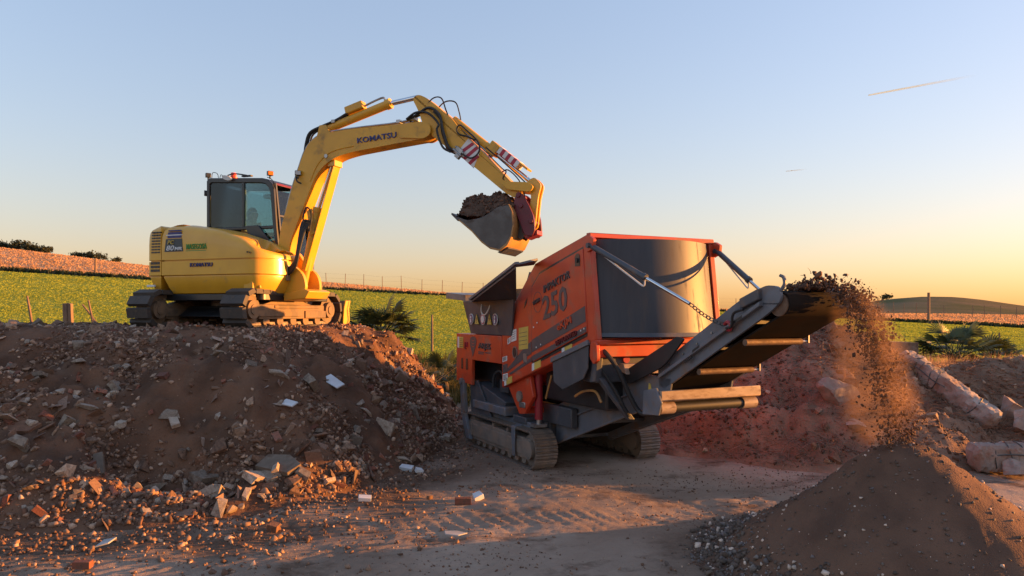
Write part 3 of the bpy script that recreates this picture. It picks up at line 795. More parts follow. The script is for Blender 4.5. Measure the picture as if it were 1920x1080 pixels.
def hood_top(x):
    return float(np.interp(x, [-1.2, -1.05, -.82, -.31, .30, .83, 1.25, 1.45], [1.64, 1.69, 1.745, 1.74, 1.65, 1.49, 1.28, 1.16]))
def loft(plan, name, zlow=0.56, parent=exc, mat=Y_, seam=1.135, top=((.45, .0), (.68, .008), (.82, .03), (.92, .075), (.97, .13), (1.0, .21), (1.012, .34))):
    levels = [('a', zlow, .24), ('a', zlow + .03, .13), ('a', zlow + .12, .085), ('a', .862, .022), ('a', .878, .026), ('a', .895, .0), ('a', seam - .012, .0), ('a', seam - .007, .03), ('a', seam + .007, .03), ('a', seam + .012, 0.0)]
    for f, ins in top: levels.append(('f', f, ins))
    rings = []
    for kind, v, ins in levels:
        pl = inset(plan, ins)
        rings.append([(x, y, (v if kind == 'a' else seam + .012 + v * (hood_top(px) - seam - .012))) for (x, y), (px, py) in zip(pl, plan)])
    mb = MB(); n = len(plan)
    vs = [p for r in rings for p in r]; fs = []
    for k in range(len(rings) - 1):
        for i in range(n):
            j = (i + 1) % n
            fs.append((k*n + i, k*n + j, (k+1)*n + j, (k+1)*n + i))
    k = len(rings) - 1
    fs.append(tuple(range(k*n, k*n + n))); fs.append(tuple(range(n - 1, -1, -1)))
    mb.add(vs, fs)
    o = mb.build(name, MATS[mat], parent, smooth=True, angle=40)
    bm = bmesh.new(); bm.from_mesh(o.data); bmesh.ops.triangulate(bm, faces=[f for f in bm.faces if len(f.verts) > 4], ngon_method='BEAUTY'); bm.to_mesh(o.data); bm.free()
    return o

def densify(poly, step=0.12):
    out = []
    for i in range(len(poly)):
        a = Vector(poly[i]); b = Vector(poly[(i + 1) % len(poly)])
        k = max(1, int((b - a).length / step))
        for j in range(k): out.append(tuple(a.lerp(b, j / k)))
    return out
tail_plan = densify(rounded([(-.80, -1.05), (-1.10, -1.05), (-1.22, -.55), (-1.28, 0), (-1.22, .55), (-1.10, 1.05), (-.80, 1.05)], [.0, .09, .15, .15, .15, .12, .0]))
hood_plan = densify(rounded([(-.785, -1.05), (1.12, -1.05), (1.30, -.62), (1.30, -.12), (-.785, -.12)], [0, .22, .2, .1, 0]))
left_plan = densify(rounded([(-.785, .95), (-.785, -.10), (-.70, -.10), (-.70, .95)], [0, 0, 0, 0]))
def ccw(p):
    a = sum(p[i-1][0] * p[i][1] - p[i][0] * p[i-1][1] for i in range(len(p)))
    return p if a > 0 else p[::-1]
tail_plan, hood_plan, left_plan = ccw(tail_plan), ccw(hood_plan), ccw(left_plan)
tail = loft(tail_plan, 'counterweight', top=((.5, .0), (.74, .006), (.88, .02), (.95, .045), (.985, .08), (1.0, .13)))
hood = loft(hood_plan, 'engine_hood')
mb = MB(); mb.box(-.78, -.70, -.10, .98, .60, 1.55); mb.build('rear_bulkhead', MATS[Y_], exc, .02)
# grilles on the counterweight flank
mb = MB()
for r in range(8):
    z = 1.27 + r * .048
    for cN in range(3):
        x0 = -1.005 + cN * .066 + r * .002
        mb.box(x0, x0 + .052, -1.058, -1.02, z, z + .025)
mb.build('vent_grille', MATS['black_paint'], tail)
mb = MB()
for r in range(3):
    z = .955 + r * .062
    for cN in range(3):
        x0 = -1.02 + cN * .068
        mb.box(x0, x0 + .057, -1.058, -1.02, z, z + .042)
mb.build('vent_grille', MATS['black_paint'], tail)
mb = MB(); mb.box(-1.10, -.93, -1.066, -1.03, .70, .735); mb.build('reflector', MATS['white_print'], tail, .006)
# badge, name, dealer mark
mb = MB(); mb.prism([(-.725, 1.285), (-.325, 1.285), (-.355, 1.50), (-.69, 1.50)], -1.0535, -1.04); bd = mb.build('model_badge', MATS['slate_print'], hood)
for z0, z1 in ((1.515, 1.555), (1.572, 1.612), (1.628, 1.648)):
    k = (z0 - 1.285) * .16
    mb = MB(); mb.prism([(-.70 + k, z0), (-.345 - k * .6, z0), (-.35 - k * .6, z1), (-.695 + k, z1)], -1.050, -1.03); mb.build('badge_stripe', MATS['blue_print'], hood)
mb = MB(); mb.prism([(-.695, 1.555), (-.355, 1.555), (-.355, 1.572), (-.695, 1.572)], -1.0495, -1.03); mb.build('badge_stripe', MATS['white_print'], hood)
lettering('PC', 'yellow_print', hood, (-.65, -1.0545, 1.41), .065, .13, shear=.2, bold=.008)
lettering('80', 'white_print', hood, (-.685, -1.0545, 1.305), .085, .165, shear=.2, bold=.01)
lettering('MR', 'white_print', hood, (-.50, -1.0545, 1.305), .055, .15, shear=.2, bold=.01)
lettering('MASEGOSA', 'green_print', hood, (-.26, -1.0515, 1.315), .088, .42, bold=.01)
mb = MB(); mb.box(-.27, .15, -1.0515, -1.03, 1.285, 1.296); mb.build('dealer_line', MATS['green_print'], hood)
lettering('KOMATSU', 'blue_print', hood, (-.18, -1.0515, 1.025), .062, .46, bold=.012)
mb = MB()
for x in (.98, 1.03): mb.cyl((x, -1.03, 1.24 - (x - .98) * .2), (x, -1.062, 1.24 - (x - .98) * .2), .013, n=8)
mb.build('hood_lock', MATS['black_paint'], hood)
# platform under the upper body, swing ring
mb = MB(); mb.plan(rounded([(-1.0, -.92), (1.15, -.92), (1.15, .98), (-1.0, .98)], [.2, .1, .1, .2], 4), .47, .575); mb.build('slew_platform', MATS['black_paint'], exc, .01)
mb = MB(); mb.cyl((0, 0, .36), (0, 0, .48), .52, n=32); mb.build('slew_ring', MATS['track_steel'], exc)
# --- cab
cab_out = [(-.74, .62), (.82, .62), (.83, 1.30), (.76, 1.76), (.70, 2.44), (.66, 2.54), (.57, 2.61), (.45, 2.63), (-.70, 2.70), (-.75, 2.66)]
def cab_frame(y0, y1):
    out = [(.83, 1.22), (.76, 1.76), (.705, 2.42), (.67, 2.52), (.58, 2.60), (.46, 2.63), (-.70, 2.70), (-.755, 2.65), (-.755, 1.80), (-.74, 1.22)]
    inn = [(.765, 1.27), (.69, 1.76), (.635, 2.36), (.60, 2.45), (.53, 2.52), (.43, 2.545), (-.64, 2.61), (-.685, 2.585), (-.685, 1.80), (-.68, 1.27)]
    mb = MB(); mb.ring(out, inn, y0, y1); mb.box(-.72, .73, y0 + .004, y1 - .004, 1.735, 1.79); return mb
C_ = .05
cab = cab_frame(-.05, .02).build('cab_frame', MATS['black_paint'], exc, .012)
cab_frame(.90, .97).build('cab_frame', MATS['black_paint'], exc, .012)
mb = MB(); mb.prism([(-.755, 2.655), (-.70, 2.702), (.46, 2.632), (.58, 2.602), (.66, 2.535), (.62, 2.51), (.54, 2.565), (.44, 2.59), (-.70, 2.655)], .02, .90); mb.build('cab_roof', MATS['black_paint'], exc, .008)
mb = MB(); mb.box(-.755, -.69, .02, .90, 1.22, 1.60); mb.box(-.755, -.69, .02, .08, 1.60, 2.64); mb.box(-.755, -.69, .84, .90, 1.60, 2.64); mb.build('cab_rear', MATS['black_paint'], exc, .006)
mb = MB(); mb.prism([(-.74, .57), (.86, .57), (.83, 1.225), (-.74, 1.225)], -.06, .97); mb.build('cab_base', MATS['black_paint'], exc, .02)
mb = MB(); mb.prism([(.42, 1.235), (.84, 1.235), (.83, 1.30), (.56, 1.62), (.40, 1.80), (.10, 1.80)], -.075, -.052); mb.build('cab_side_cover', MATS['black_paint'], exc, .01)
mb = MB(); mb.box(.03, .075, -.045, .015, 1.79, 2.585); mb.build('window_bar', MATS['black_paint'], exc)
def pane(name, poly, y0, y1, mat, parent=cab):
    return MB().prism(poly, y0, y1).build(name, MATS[mat], parent, smooth=False)
pane('window_pane', [(-.68, 1.80), (.03, 1.79), (.03, 2.565), (-.64, 2.605), (-.68, 2.58)], -.028, -.022, 'glass_dark')
pane('window_pane', [(.075, 1.79), (.685, 1.79), (.632, 2.36), (.598, 2.45), (.53, 2.515), (.43, 2.54), (.075, 2.56)], -.028, -.022, 'glass')
pane('window_pane', [(.40, 1.29), (.76, 1.28), (.70, 1.73), (.20, 1.73)], -.028, -.022, 'glass')
pane('window_pane', [(-.68, 1.28), (.76, 1.28), (.685, 1.79), (.632, 2.36), (.53, 2.515), (.43, 2.54), (-.64, 2.60), (-.68, 2.58)], .932, .938, 'glass')
mb = MB(); mb.hexa([(.80, .06, 1.26), (.806, .06, 1.26), (.806, .86, 1.26), (.80, .86, 1.26)], [(.665, .06, 2.42), (.671, .06, 2.42), (.671, .86, 2.42), (.665, .86, 2.42)]); mb.build('windscreen', MATS['glass'], cab, smooth=False)
mb = MB(); mb.box(-.725, -.719, .09, .83, 1.61, 2.60); mb.build('window_pane', MATS['glass_dark'], cab, smooth=False)
mb = MB()
mb.hexa([(.80, .01, 1.24), (.85, .01, 1.24), (.85, .055, 1.24), (.80, .055, 1.24)], [(.655, .01, 2.54), (.70, .01, 2.54), (.70, .055, 2.54), (.655, .055, 2.54)])
mb.hexa([(.80, .865, 1.24), (.85, .865, 1.24), (.85, .91, 1.24), (.80, .91, 1.24)], [(.655, .865, 2.54), (.70, .865, 2.54), (.70, .91, 2.54), (.655, .91, 2.54)])
mb.hexa([(.72, .055, 1.95), (.745, .055, 1.95), (.745, .865, 1.95), (.72, .865, 1.95)], [(.715, .055, 1.99), (.74, .055, 1.99), (.74, .865, 1.99), (.715, .865, 1.99)])
mb.build('windscreen_frame', MATS['black_paint'], cab, .006)
mb = MB(); mb.hexa([(.675, .05, 2.505), (.705, .05, 2.505), (.705, .87, 2.505), (.675, .87, 2.505)], [(.64, .05, 2.555), (.675, .05, 2.55), (.675, .87, 2.55), (.64, .87, 2.555)]); mb.build('sun_visor', MATS['dark_red_print'], cab, .005)
# cab interior
mb = MB(); mb.box(-.42, .02, .28, .72, 1.28, 1.46); mb.hexa([(-.50, .28, 1.42), (-.36, .28, 1.42), (-.36, .72, 1.42), (-.50, .72, 1.42)], [(-.60, .32, 2.10), (-.50, .32, 2.10), (-.50, .68, 2.10), (-.60, .68, 2.10)])
mb.box(-.59, -.51, .40, .60, 2.12, 2.30); mb.build('driver_seat', MATS['seat'], cab, .04, seg=3)
mb = MB(); mb.box(-.35, .25, .10, .25, 1.26, 1.62); mb.box(-.35, .25, .75, .88, 1.26, 1.62); mb.build('side_console', MATS['interior'], cab, .03)
for y in (.18, .81):
    mb = MB(); mb.cyl((.20, y, 1.60), (.23, y, 1.80), .016, n=8); mb.cyl((.23, y, 1.80), (.235, y, 1.88), .028, .022, n=10); mb.build('joystick', MATS['black_rubber'], cab)
mb = MB(); mb.box(.36, .58, .10, .32, 2.30, 2.37); mb.build('roof_console', MATS['white_print'], cab, .02)
# roof kit
mb = MB(); mb.cyl((-.28, .10, 2.69), (-.28, .10, 2.715), .07, n=16); mb.cyl((-.28, .10, 2.715), (-.28, .10, 2.79), .052, .047, n=16); bea = mb.build('beacon_light', MATS['beacon'], exc)
mb = MB(); mb.tube([(-.30, -.02, 2.69), (-.26, -.06, 2.72), (-.10, -.06, 2.735), (.12, -.02, 2.70)], .012, 6); mb.box(.02, .22, -.05, .01, 2.675, 2.70); mb.build('wiper_arm', MATS['black_rubber'], exc)
mb = MB(); mb.cyl((-.33, -.08, 2.64), (-.13, -.08, 2.63), .001, .001, n=3)
mb = MB()
for i in range(14):
    pass
mb.add([(-.26 + .11 * math.cos(t), -.085 + .012 * math.sin(2 * t), 2.665 + .045 * math.sin(t) - .028 * math.cos(t)) for t in np.linspace(0, 2 * math.pi, 18, endpoint=False)]
       + [(-.26 + .10 * math.cos(t), -.112, 2.665 + .04 * math.sin(t) - .028 * math.cos(t)) for t in np.linspace(0, 2 * math.pi, 18, endpoint=False)],
       [tuple(range(18)), tuple(range(35, 17, -1))] + [(i, (i+1) % 18, 18 + (i+1) % 18, 18 + i) for i in range(18)])
mb.build('round_mirror', MATS['lamp_glass'], exc)
def lamp(name, p, mat, s=.055, yaw=0.0):
    mb = MB(); mb.box(-.03, .035, -s, s, -.035, .045); mb.box(-.012, .012, -.014, .014, -.09, -.03)
    o = mb.build(name, MATS['black_paint'], exc, .008, loc=p, rot=(0, 0, yaw))
    m2 = MB(); m2.box(.035, .042, -s * .85, s * .85, -.026, .036); m2.build('lens', MATS[mat], o)
    return o
lamp('work_lamp', (.60, -.01, 2.70), 'amber', .05, -.5)
lamp('work_lamp', (.52, .90, 2.70), 'lamp_glass', .05)
lamp('work_lamp', (-.78, .02, 2.76), 'lamp_glass', .045, 2.6)
mb = MB(); mb.tube([(-.70, .02, 2.70), (-.66, 0, 2.80), (-.56, 0, 2.78), (-.53, 0, 2.70)], .006, 5); mb.tube([(-.50, .0, 2.70), (-.46, -.01, 2.75), (-.40, 0, 2.70)], .006, 5); mb.tube([(.55, -.02, 2.64), (.66, -.06, 2.60), (.72, -.05, 2.52), (.70, -.04, 2.42)], .007, 5); mb.build('lamp_cable', MATS['black_rubber'], exc)
mb = MB(); mb.box(-.77, -.745, -.05, -.02, 2.40, 2.46); mb.box(-.80, -.77, -.065, .0, 2.38, 2.48); mb.build('side_mirror', MATS['black_paint'], exc, .006)
# --- boom foot bracket and swing post
BY0, BY1 = -.27, .03
for y0, y1 in ((-.36, -.29), (.05, .12)):
    mb = MB(); mb.prism(rounded([(.80, 1.02), (.99, 1.32), (1.14, 1.32), (1.30, 1.08), (1.54, .92), (1.60, .66), (1.46, .50), (.84, .56)], [.05, .08, .08, .05, .12, .1, .1, .1], 4), y0, y1)
    br = mb.build('boom_bracket', MATS['yellow_boom'], exc, .008)
    mb = MB(); mb.cyl((1.06, y0 - .02, 1.20), (1.06, y1 + .02, 1.20), .045, n=18); mb.build('pin', MATS['steel'], br)
mb = MB(); mb.cyl((1.0, -.12, .54), (1.0, -.12, 1.02), .15, n=20); mb.box(.90, 1.50, -.29, .05, .50, .62); mb.build('swing_post', MATS['yellow_boom'], exc, .01)
mb = MB(); mb.box(.84, 1.02, -.98, -.62, .60, 1.06); mb.box(.96, 1.10, -.90, -.30, .96, 1.02); mb.box(.96, 1.10, -.90, -.30, .66, .72); mb.build('front_frame', MATS['yellow_boom'], exc, .012)
mb = MB(); mb.box(.86, .98, -.984, -.975, .955, .985); mb.build('frame_plate', MATS['slate_print'], exc)
mb = MB(); mb.prism([(1.20, .46), (1.62, .50), (1.70, .62), (1.60, .66), (1.20, .58)], -.42, .20); mb.build('bracket_foot', MATS['yellow_boom'], exc, .012)
# --- boom
boom_poly = rounded([(.94, 1.16), (1.02, 1.68), (1.21, 2.26), (1.46, 2.90), (1.58, 3.12), (1.83, 3.24), (2.41, 3.27), (3.20, 3.27), (3.70, 3.28), (3.84, 3.20), (3.84, 3.08), (3.74, 3.01), (3.20, 2.965), (2.44, 2.895), (2.13, 2.84), (1.92, 2.74), (1.72, 2.56), (1.22, 1.48), (1.15, 1.16), (1.06, 1.09)],
                    [.05, .1, .1, .12, .12, .12, .1, .1, .08, .06, .06, .08, .1, .1, .12, .12, .15, .1, .05, .04], 3)
boom = MB().prism(boom_poly, BY0, BY1).build('boom', MATS['yellow_boom'], exc, .012)
lettering('KOMATSU', 'blue_print', boom, (2.52, BY0 - .003, 3.025), .085, .72, bold=.014, rot=math.radians(3.2))
for x, z, r in ((1.93, 2.86, .032), (3.72, 3.14, .05)):
    mb = MB(); mb.cyl((x, BY0 - .016, z), (x, BY1 + .016, z), r, n=16); mb.build('pin', MATS['steel'], boom)
mb = MB()  # welded rib following the elbow
mb.tube([(1.62, BY0 - .004, 2.46), (1.74, BY0 - .004, 2.70), (1.92, BY0 - .004, 2.87), (2.14, BY0 - .004, 2.95), (2.45, BY0 - .004, 2.985)], .008, 5); mb.build('weld_seam', MATS['yellow_boom'], boom)
for y0, y1 in ((BY0 - .03, BY0 - .004), (BY1 + .004, BY1 + .03)):
    mb = MB(); mb.prism(rounded([(3.30, 3.05), (3.30, 3.25), (3.72, 3.27), (3.86, 3.20), (3.86, 3.06), (3.74, 3.0)], [.05, .03, .06, .07, .07, .05], 4), y0, y1); mb.build('boom_end_plate', MATS['yellow_boom'], boom, .004)
# boom ram with its guard strip
mb = MB(); mb.cyl((1.36, -.12, .72), (1.66, -.12, 1.98), .075, n=18); mb.cyl((1.655, -.12, 1.96), (1.675, -.12, 2.04), .088, n=18); ram = mb.build('boom_ram', MATS['yellow_boom'], exc)
mb = MB(); mb.cyl((1.66, -.12, 1.98), (1.95, -.12, 2.76), .034, n=14); mb.build('ram_rod', MATS['chrome'], ram)
mb = MB(); mb.hexa([(1.46, -.22, .98), (1.475, -.22, .97), (1.475, -.02, .97), (1.46, -.02, .98)], [(2.045, -.22, 2.76), (2.06, -.22, 2.755), (2.06, -.02, 2.755), (2.045, -.02, 2.76)]); mb.hexa([(1.93, -.235, 2.70), (2.07, -.235, 2.70), (2.07, -.005, 2.70), (1.93, -.005, 2.70)], [(1.96, -.235, 2.82), (2.07, -.235, 2.80), (2.07, -.005, 2.80), (1.96, -.005, 2.82)]); mb.build('ram_guard', MATS['yellow'], ram, .005)
mb = MB(); mb.prism([(1.50, 1.98), (1.60, 2.02), (1.66, 1.60), (1.58, 1.56)], -.21, -.19); mb.build('ram_clip', MATS['yellow_boom'], ram, .004)
# --- arm ram on top of the boom
mb = MB(); mb.cyl((1.80, -.12, 3.335), (3.02, -.12, 3.655), .072, n=18); mb.cyl((2.98, -.12, 3.645), (3.06, -.12, 3.666), .086, n=18); aram = mb.build('arm_ram', MATS['yellow_boom'], exc)
mb = MB(); mb.cyl((3.04, -.12, 3.66), (3.56, -.12, 3.715), .04, n=14); mb.build('ram_rod', MATS['chrome'], aram)
M_ = Matrix.Translation((2.42, -.12, 3.58)) @ Matrix.Rotation(-math.radians(14.5), 4, 'Y')
MB().box(-.17, .17, -.09, .07, .0, .13).rot(M_).build('valve_block', MATS['yellow_boom'], aram, .02)
mb = MB(); mb.tube([(2.58, -.14, 3.66), (2.75, -.14, 3.72), (2.93, -.14, 3.765), (2.96, -.14, 3.70)], .017, 6, 3); mb.build('ram_pipe', MATS['steel'], aram)
mb = MB(); mb.prism([(1.70, 3.20), (1.76, 3.40), (1.88, 3.40), (1.98, 3.24)], -.22, -.02); mb.build('ram_lug', MATS['yellow_boom'], boom, .008)
# pipes and hoses along the boom
mb = MB()
for dy, dz in ((-.17, .0), (-.11, .01), (-.05, .0)):
    mb.tube([(.99, dy - .03, 1.60), (1.14, dy - .03, 2.20), (1.36, dy - .03, 2.78), (1.49, dy - .02, 3.06), (1.72, dy, 3.245 + dz), (2.05, dy, 3.295 + dz), (2.6, dy, 3.315 + dz), (3.15, dy, 3.325 + dz), (3.50, dy, 3.36 + dz)], .016, 6, 4)
mb.build('boom_pipe', MATS['steel'], boom)
mb = MB()
for dy, r in ((-.19, .019), (-.14, .019), (-.08, .016)):
    mb.tube([(1.44, dy, 2.90), (1.47, dy, 3.12), (1.55, dy, 3.30), (1.78, dy, 3.385), (2.05, dy, 3.46), (2.28, dy, 3.56), (2.40, dy, 3.62)], r, 7, 4)
mb.build('boom_hose', MATS['black_rubber'], boom)
mb = MB()
for x, z in ((1.98, 3.44), (3.20, 3.33), (3.46, 3.36)):
    mb.box(x, x + .07, -.21, .0, z - .02, z + .035)
mb.build('pipe_clamp', MATS['steel'], boom, .005)
mb = MB()
for k, (dy, r) in enumerate(((-.20, .022), (-.16, .022), (-.11, .022), (-.23, .018))):
    mb.tube([(3.40, dy, 3.35), (3.58, dy - .03, 3.40 + .01 * k), (3.80, dy - .05, 3.49 - .03 * k), (4.00, dy - .08, 3.36 - .05 * k), (4.07 - .03 * k, dy - .09, 3.10), (4.17 - .03 * k, dy - .10, 2.84), (4.30 - .03 * k, dy - .08, 2.75)], r, 7, 5)
mb.tube([(3.66, -.2, 3.42), (3.85, -.24, 3.62), (4.02, -.25, 3.62), (4.10, -.24, 3.42), (4.16, -.20, 3.24)], .011, 6, 5)
mb.tube([(3.84, -.1, 3.46), (4.04, -.16, 3.58), (4.22, -.16, 3.56), (4.28, -.14, 3.40), (4.30, -.12, 3.26)], .011, 6, 5)
mb.build('arm_hose', MATS['black_rubber'], boom)
lamp_o = lamp('boom_lamp', (1.40, BY0 - .04, 2.60), 'lamp_glass', .05, -.9)
mb = MB(); mb.tube([(1.37, BY0 - .05, 2.55), (1.42, BY0 - .09, 2.46), (1.49, BY0 - .07, 2.42)], .014, 6); mb.build('lamp_cable', MATS['black_rubber'], lamp_o.parent)
# hoses at the boom foot
mb = MB()
for k in range(4):
    mb.tube([(.80, -.30 - .05 * k, .86 + .03 * k), (1.02, -.42 - .02 * k, .84 + .03 * k), (1.24, -.43, .88 + .03 * k), (1.42, -.42, 1.02 + .03 * k), (1.50 - .012 * k, -.40, 1.34), (1.55 - .012 * k, -.34, 1.62 + .05 * k), (1.62, -.26, 1.78)], .024, 7, 5)
mb.tube([(1.50, -.30, 1.50), (1.53, -.34, 1.86), (1.60, -.34, 2.02), (1.66, -.30, 1.90), (1.62, -.30, 1.62)], .013, 6, 5)
mb.build('swing_hose', MATS['black_rubber'], exc)
mb = MB(); mb.tube([(.78, -.02, 1.05), (.84, -.06, 1.30), (.95, -.10, 1.60), (.99, -.13, 1.75)], .035, 8, 4); mb.tube([(.80, -.0, 1.0), (.90, -.02, 1.25), (1.0, -.08, 1.55), (1.04, -.1, 1.80)], .03, 8, 4); mb.build('swing_hose', MATS['black_rubber'], exc)
mb = MB()
for x in (1.20, 1.27): mb.box(x, x + .03, -.46, -.38, .80, 1.06)
mb.build('hose_clamp', MATS['steel'], exc, .004)
# --- arm
AY0, AY1 = -.24, 0.0
arm_poly = rounded([(3.51, 3.66), (3.60, 3.73), (3.75, 3.66), (3.95, 3.50), (4.22, 3.27), (4.37, 3.06), (4.69, 2.76), (5.14, 2.28), (5.33, 2.10), (5.27, 1.98), (5.10, 2.07), (4.55, 2.53), (3.90, 3.00), (3.70, 3.22), (3.62, 3.46)],
                   [.06, .07, .06, .1, .1, .1, .1, .06, .06, .06, .06, .1, .15, .12, .1], 3)
arm = MB().prism(arm_poly, AY0, AY1).build('arm', MATS['yellow_boom'], exc, .01)
sq = Matrix.Translation((4.50, 0, 2.74)) @ Matrix.Rotation(math.radians(43), 4, 'Y')
def arm_local(poly, y0, y1): return MB().prism(poly, y0, y1).rot(sq)
arm_local([(-.16, -.14), (.22, -.14), (.12, .14), (-.16, .14)], AY0 - .004, AY0 + .01).build('warning_panel', MATS['white_print'], arm)
for k in range(3):
    x = -.15 + k * .12
    arm_local([(x, -.139), (x + .055, -.139), (x + .055 + .08 * (1 - k * .3), .139 if k < 2 else .05), (x + .08 * (1 - k * .3), .139 if k < 2 else .05)], AY0 - .006, AY0 + .005).build('warning_stripe', MATS['red_print'], arm)
mb = MB(); mb.box(-.05, .07, AY0 - .06, AY0 - .005, -.05, .06); mb.box(.02, .10, AY0 - .09, AY0 - .02, -.09, -.03); mb.cyl((-.08, AY0 - .04, .03), (.1, AY0 - .04, .03), .02, n=8); mb.cyl((-.08, AY0 - .06, -.02), (.1, AY0 - .06, -.02), .02, n=8)
mb.rot(Matrix.Translation((4.32, 0, 2.76)) @ Matrix.Rotation(math.radians(43), 4, 'Y')).build('hydraulic_coupling', MATS['steel'], arm, .004)
mb = MB(); mb.tube([(4.38, AY0 - .05, 2.72), (4.55, AY0 - .07, 2.63), (4.68, AY0 - .06, 2.72), (4.66, AY0 - .05, 2.88), (4.48, AY0 - .05, 3.06), (4.36, AY0 - .05, 3.16), (4.30, AY0 - .04, 3.10), (4.34, AY0 - .04, 3.02), (4.46, AY0 - .04, 2.98), (4.62, AY0 - .04, 2.90)], .013, 6, 5); mb.build('hose_loop', MATS['black_rubber'], arm)
mb = MB(); mb.cyl((4.30, AY0 + .03, 3.08), (4.80, AY0 + .03, 2.62), .018, n=8); mb.cyl((4.34, AY0 + .09, 3.12), (4.84, AY0 + .09, 2.66), .018, n=8); mb.build('arm_pipe', MATS['steel'], arm)
# bucket ram with striped guard
mb = MB(); mb.cyl((4.18, -.12, 3.30), (4.86, -.12, 2.74), .062, n=16); bram = mb.build('bucket_ram', MATS['yellow_boom'], exc)
Rb = Matrix.Translation((4.86, -.12, 2.76)) @ Matrix.Rotation(math.radians(39.5), 4, 'Y')
MB().box(-.09, .08, -.10, .10, -.075, .115).rot(Rb).build('ram_collar', MATS['yellow_boom'], bram, .015)
mb = MB(); mb.cyl((4.86, -.12, 2.74), (5.47, -.12, 2.23), .034, n=12); mb.build('ram_rod', MATS['chrome'], bram)
MB().box(.08, .66, -.10, .10, .085, .115).rot(Rb).build('rod_guard', MATS['yellow_boom'], bram, .004)
for k in range(7):
    MB().box(.09 + k * .058, .148 + k * .058, -.104, .104, .012, .119).rot(Rb).build('warning_stripe', MATS['red_print' if k % 2 else 'white_print'], bram)
mb = MB(); mb.tube([(4.76, -.22, 2.80), (5.05, -.22, 2.55), (5.30, -.22, 2.32), (5.44, -.2, 2.18)], .011, 6, 4); mb.tube([(4.80, -.20, 2.68), (5.02, -.2, 2.46), (5.10, -.24, 2.40), (5.05, -.24, 2.30), (5.12, -.22, 2.25)], .010, 6, 4); mb.tube([(5.02, -.22, 2.40), (5.14, -.25, 2.42), (5.30, -.22, 2.26), (5.38, -.2, 2.05), (5.37, -.2, 1.88)], .010, 6, 4); mb.build('bucket_hose', MATS['black_rubber'], bram)
# links, hitch, bucket
for y0, y1 in ((-.30, -.265), (.025, .06)):
    MB().prism(rounded([(5.06, 2.20), (5.14, 2.24), (5.48, 2.21), (5.56, 2.14), (5.50, 2.06), (5.14, 2.12)], [.03, .04, .04, .04, .04, .04], 3), y0, y1).build('rocker_link', MATS['yellow_boom'], exc, .005)
for y0, y1 in ((-.21, -.165), (-.075, -.03)):
    MB().prism(rounded([(5.42, 2.24), (5.54, 2.30), (5.65, 2.18), (5.60, 2.0), (5.55, 1.55), (5.47, 1.50), (5.44, 1.56), (5.49, 2.02)], [.04, .05, .05, .05, .04, .04, .04, .05], 3), y0, y1).build('bucket_link', MATS['yellow'], exc, .008)
mb = MB()
mb.prism(rounded([(5.31, 2.09), (5.40, 2.02), (5.49, 1.86), (5.56, 1.70), (5.58, 1.50), (5.54, 1.40), (5.42, 1.42), (5.34, 1.62), (5.24, 1.86), (5.26, 1.98)], [.05, .04, .05, .05, .04, .04, .04, .08, .05, .05], 3), -.31, -.26)
mb.prism(rounded([(5.31, 2.09), (5.40, 2.02), (5.49, 1.86), (5.56, 1.70), (5.58, 1.50), (5.54, 1.40), (5.42, 1.42), (5.34, 1.62), (5.24, 1.86), (5.26, 1.98)], [.05, .04, .05, .05, .04, .04, .04, .08, .05, .05], 3), .02, .07)
mb.box(5.36, 5.50, -.262, .022, 1.46, 1.72)
for x, z in ((5.32, 2.02), (5.36, 1.86), (5.52, 1.62)): mb.cyl((x, -.335, z), (x, .095, z), .035, n=14)
mb.build('quick_hitch', MATS['hitch_red'], exc, .006)
mb = MB(); mb.prism([(5.38, 1.42), (5.60, 1.50), (5.60, 1.43), (5.42, 1.37)], -.25, .01); mb.build('hitch_hook', MATS['ram_red'], exc, .008)
side_poly = rounded([(4.32, 1.75), (4.63, 1.49), (4.79, 1.32), (4.93, 1.22), (5.08, 1.19), (5.19, 1.27), (5.26, 1.40), (5.29, 1.56), (5.27, 1.75), (5.22, 1.86), (5.05, 1.84), (4.80, 1.69), (4.55, 1.66)], [0, .05, .05, .05, .05, .05, .05, .05, .04, .03, .03, .1, .05], 3)
BK0, BK1 = -.46, .34
mb = MB(); mb.prism(side_poly, BK0, BK0 + .025); mb.prism(side_poly, BK1 - .025, BK1); bkt = mb.build('bucket_cheek', MATS['bucket_steel'], exc, .004)
curve = [(4.30, 1.755), (4.63, 1.485), (4.79, 1.315), (4.93, 1.215), (5.08, 1.18), (5.20, 1.26), (5.275, 1.40), (5.305, 1.56), (5.285, 1.76), (5.23, 1.87)]
inner = [(x - .02 * (1 if i > 4 else .3), z + .03 * (1 if i < 6 else .2)) for i, (x, z) in enumerate(curve)]
mb = MB()
n = len(curve)
vs = []
for y in (BK0 - .004, BK1 + .004): vs += [(x, y, z) for x, z in curve] + [(x, y, z) for x, z in inner]
fs = []
for i in range(n - 1):
    fs += [(i, i + 1, 2*n + i + 1, 2*n + i), (n + i, 3*n + i, 3*n + i + 1, n + i + 1), (i, n + i, n + i + 1, i + 1), (2*n + i, 2*n + i + 1, 3*n + i + 1, 3*n + i)]
fs += [(0, 2*n, 3*n, n), (n - 1, 2*n - 1, 4*n - 1, 3*n - 1)]
mb.add(vs, fs); mb.build('bucket_shell', MATS['bucket_shell'], exc, smooth=True, angle=50)
mb = MB(); mb.hexa([(4.29, BK0 - .01, 1.762), (4.40, BK0 - .01, 1.655), (4.40, BK1 + .01, 1.655), (4.29, BK1 + .01, 1.762)], [(4.305, BK0 - .01, 1.785), (4.42, BK0 - .01, 1.69), (4.42, BK1 + .01, 1.69), (4.305, BK1 + .01, 1.785)]); mb.build('bucket_lip', MATS['bucket_steel'], exc, .004)
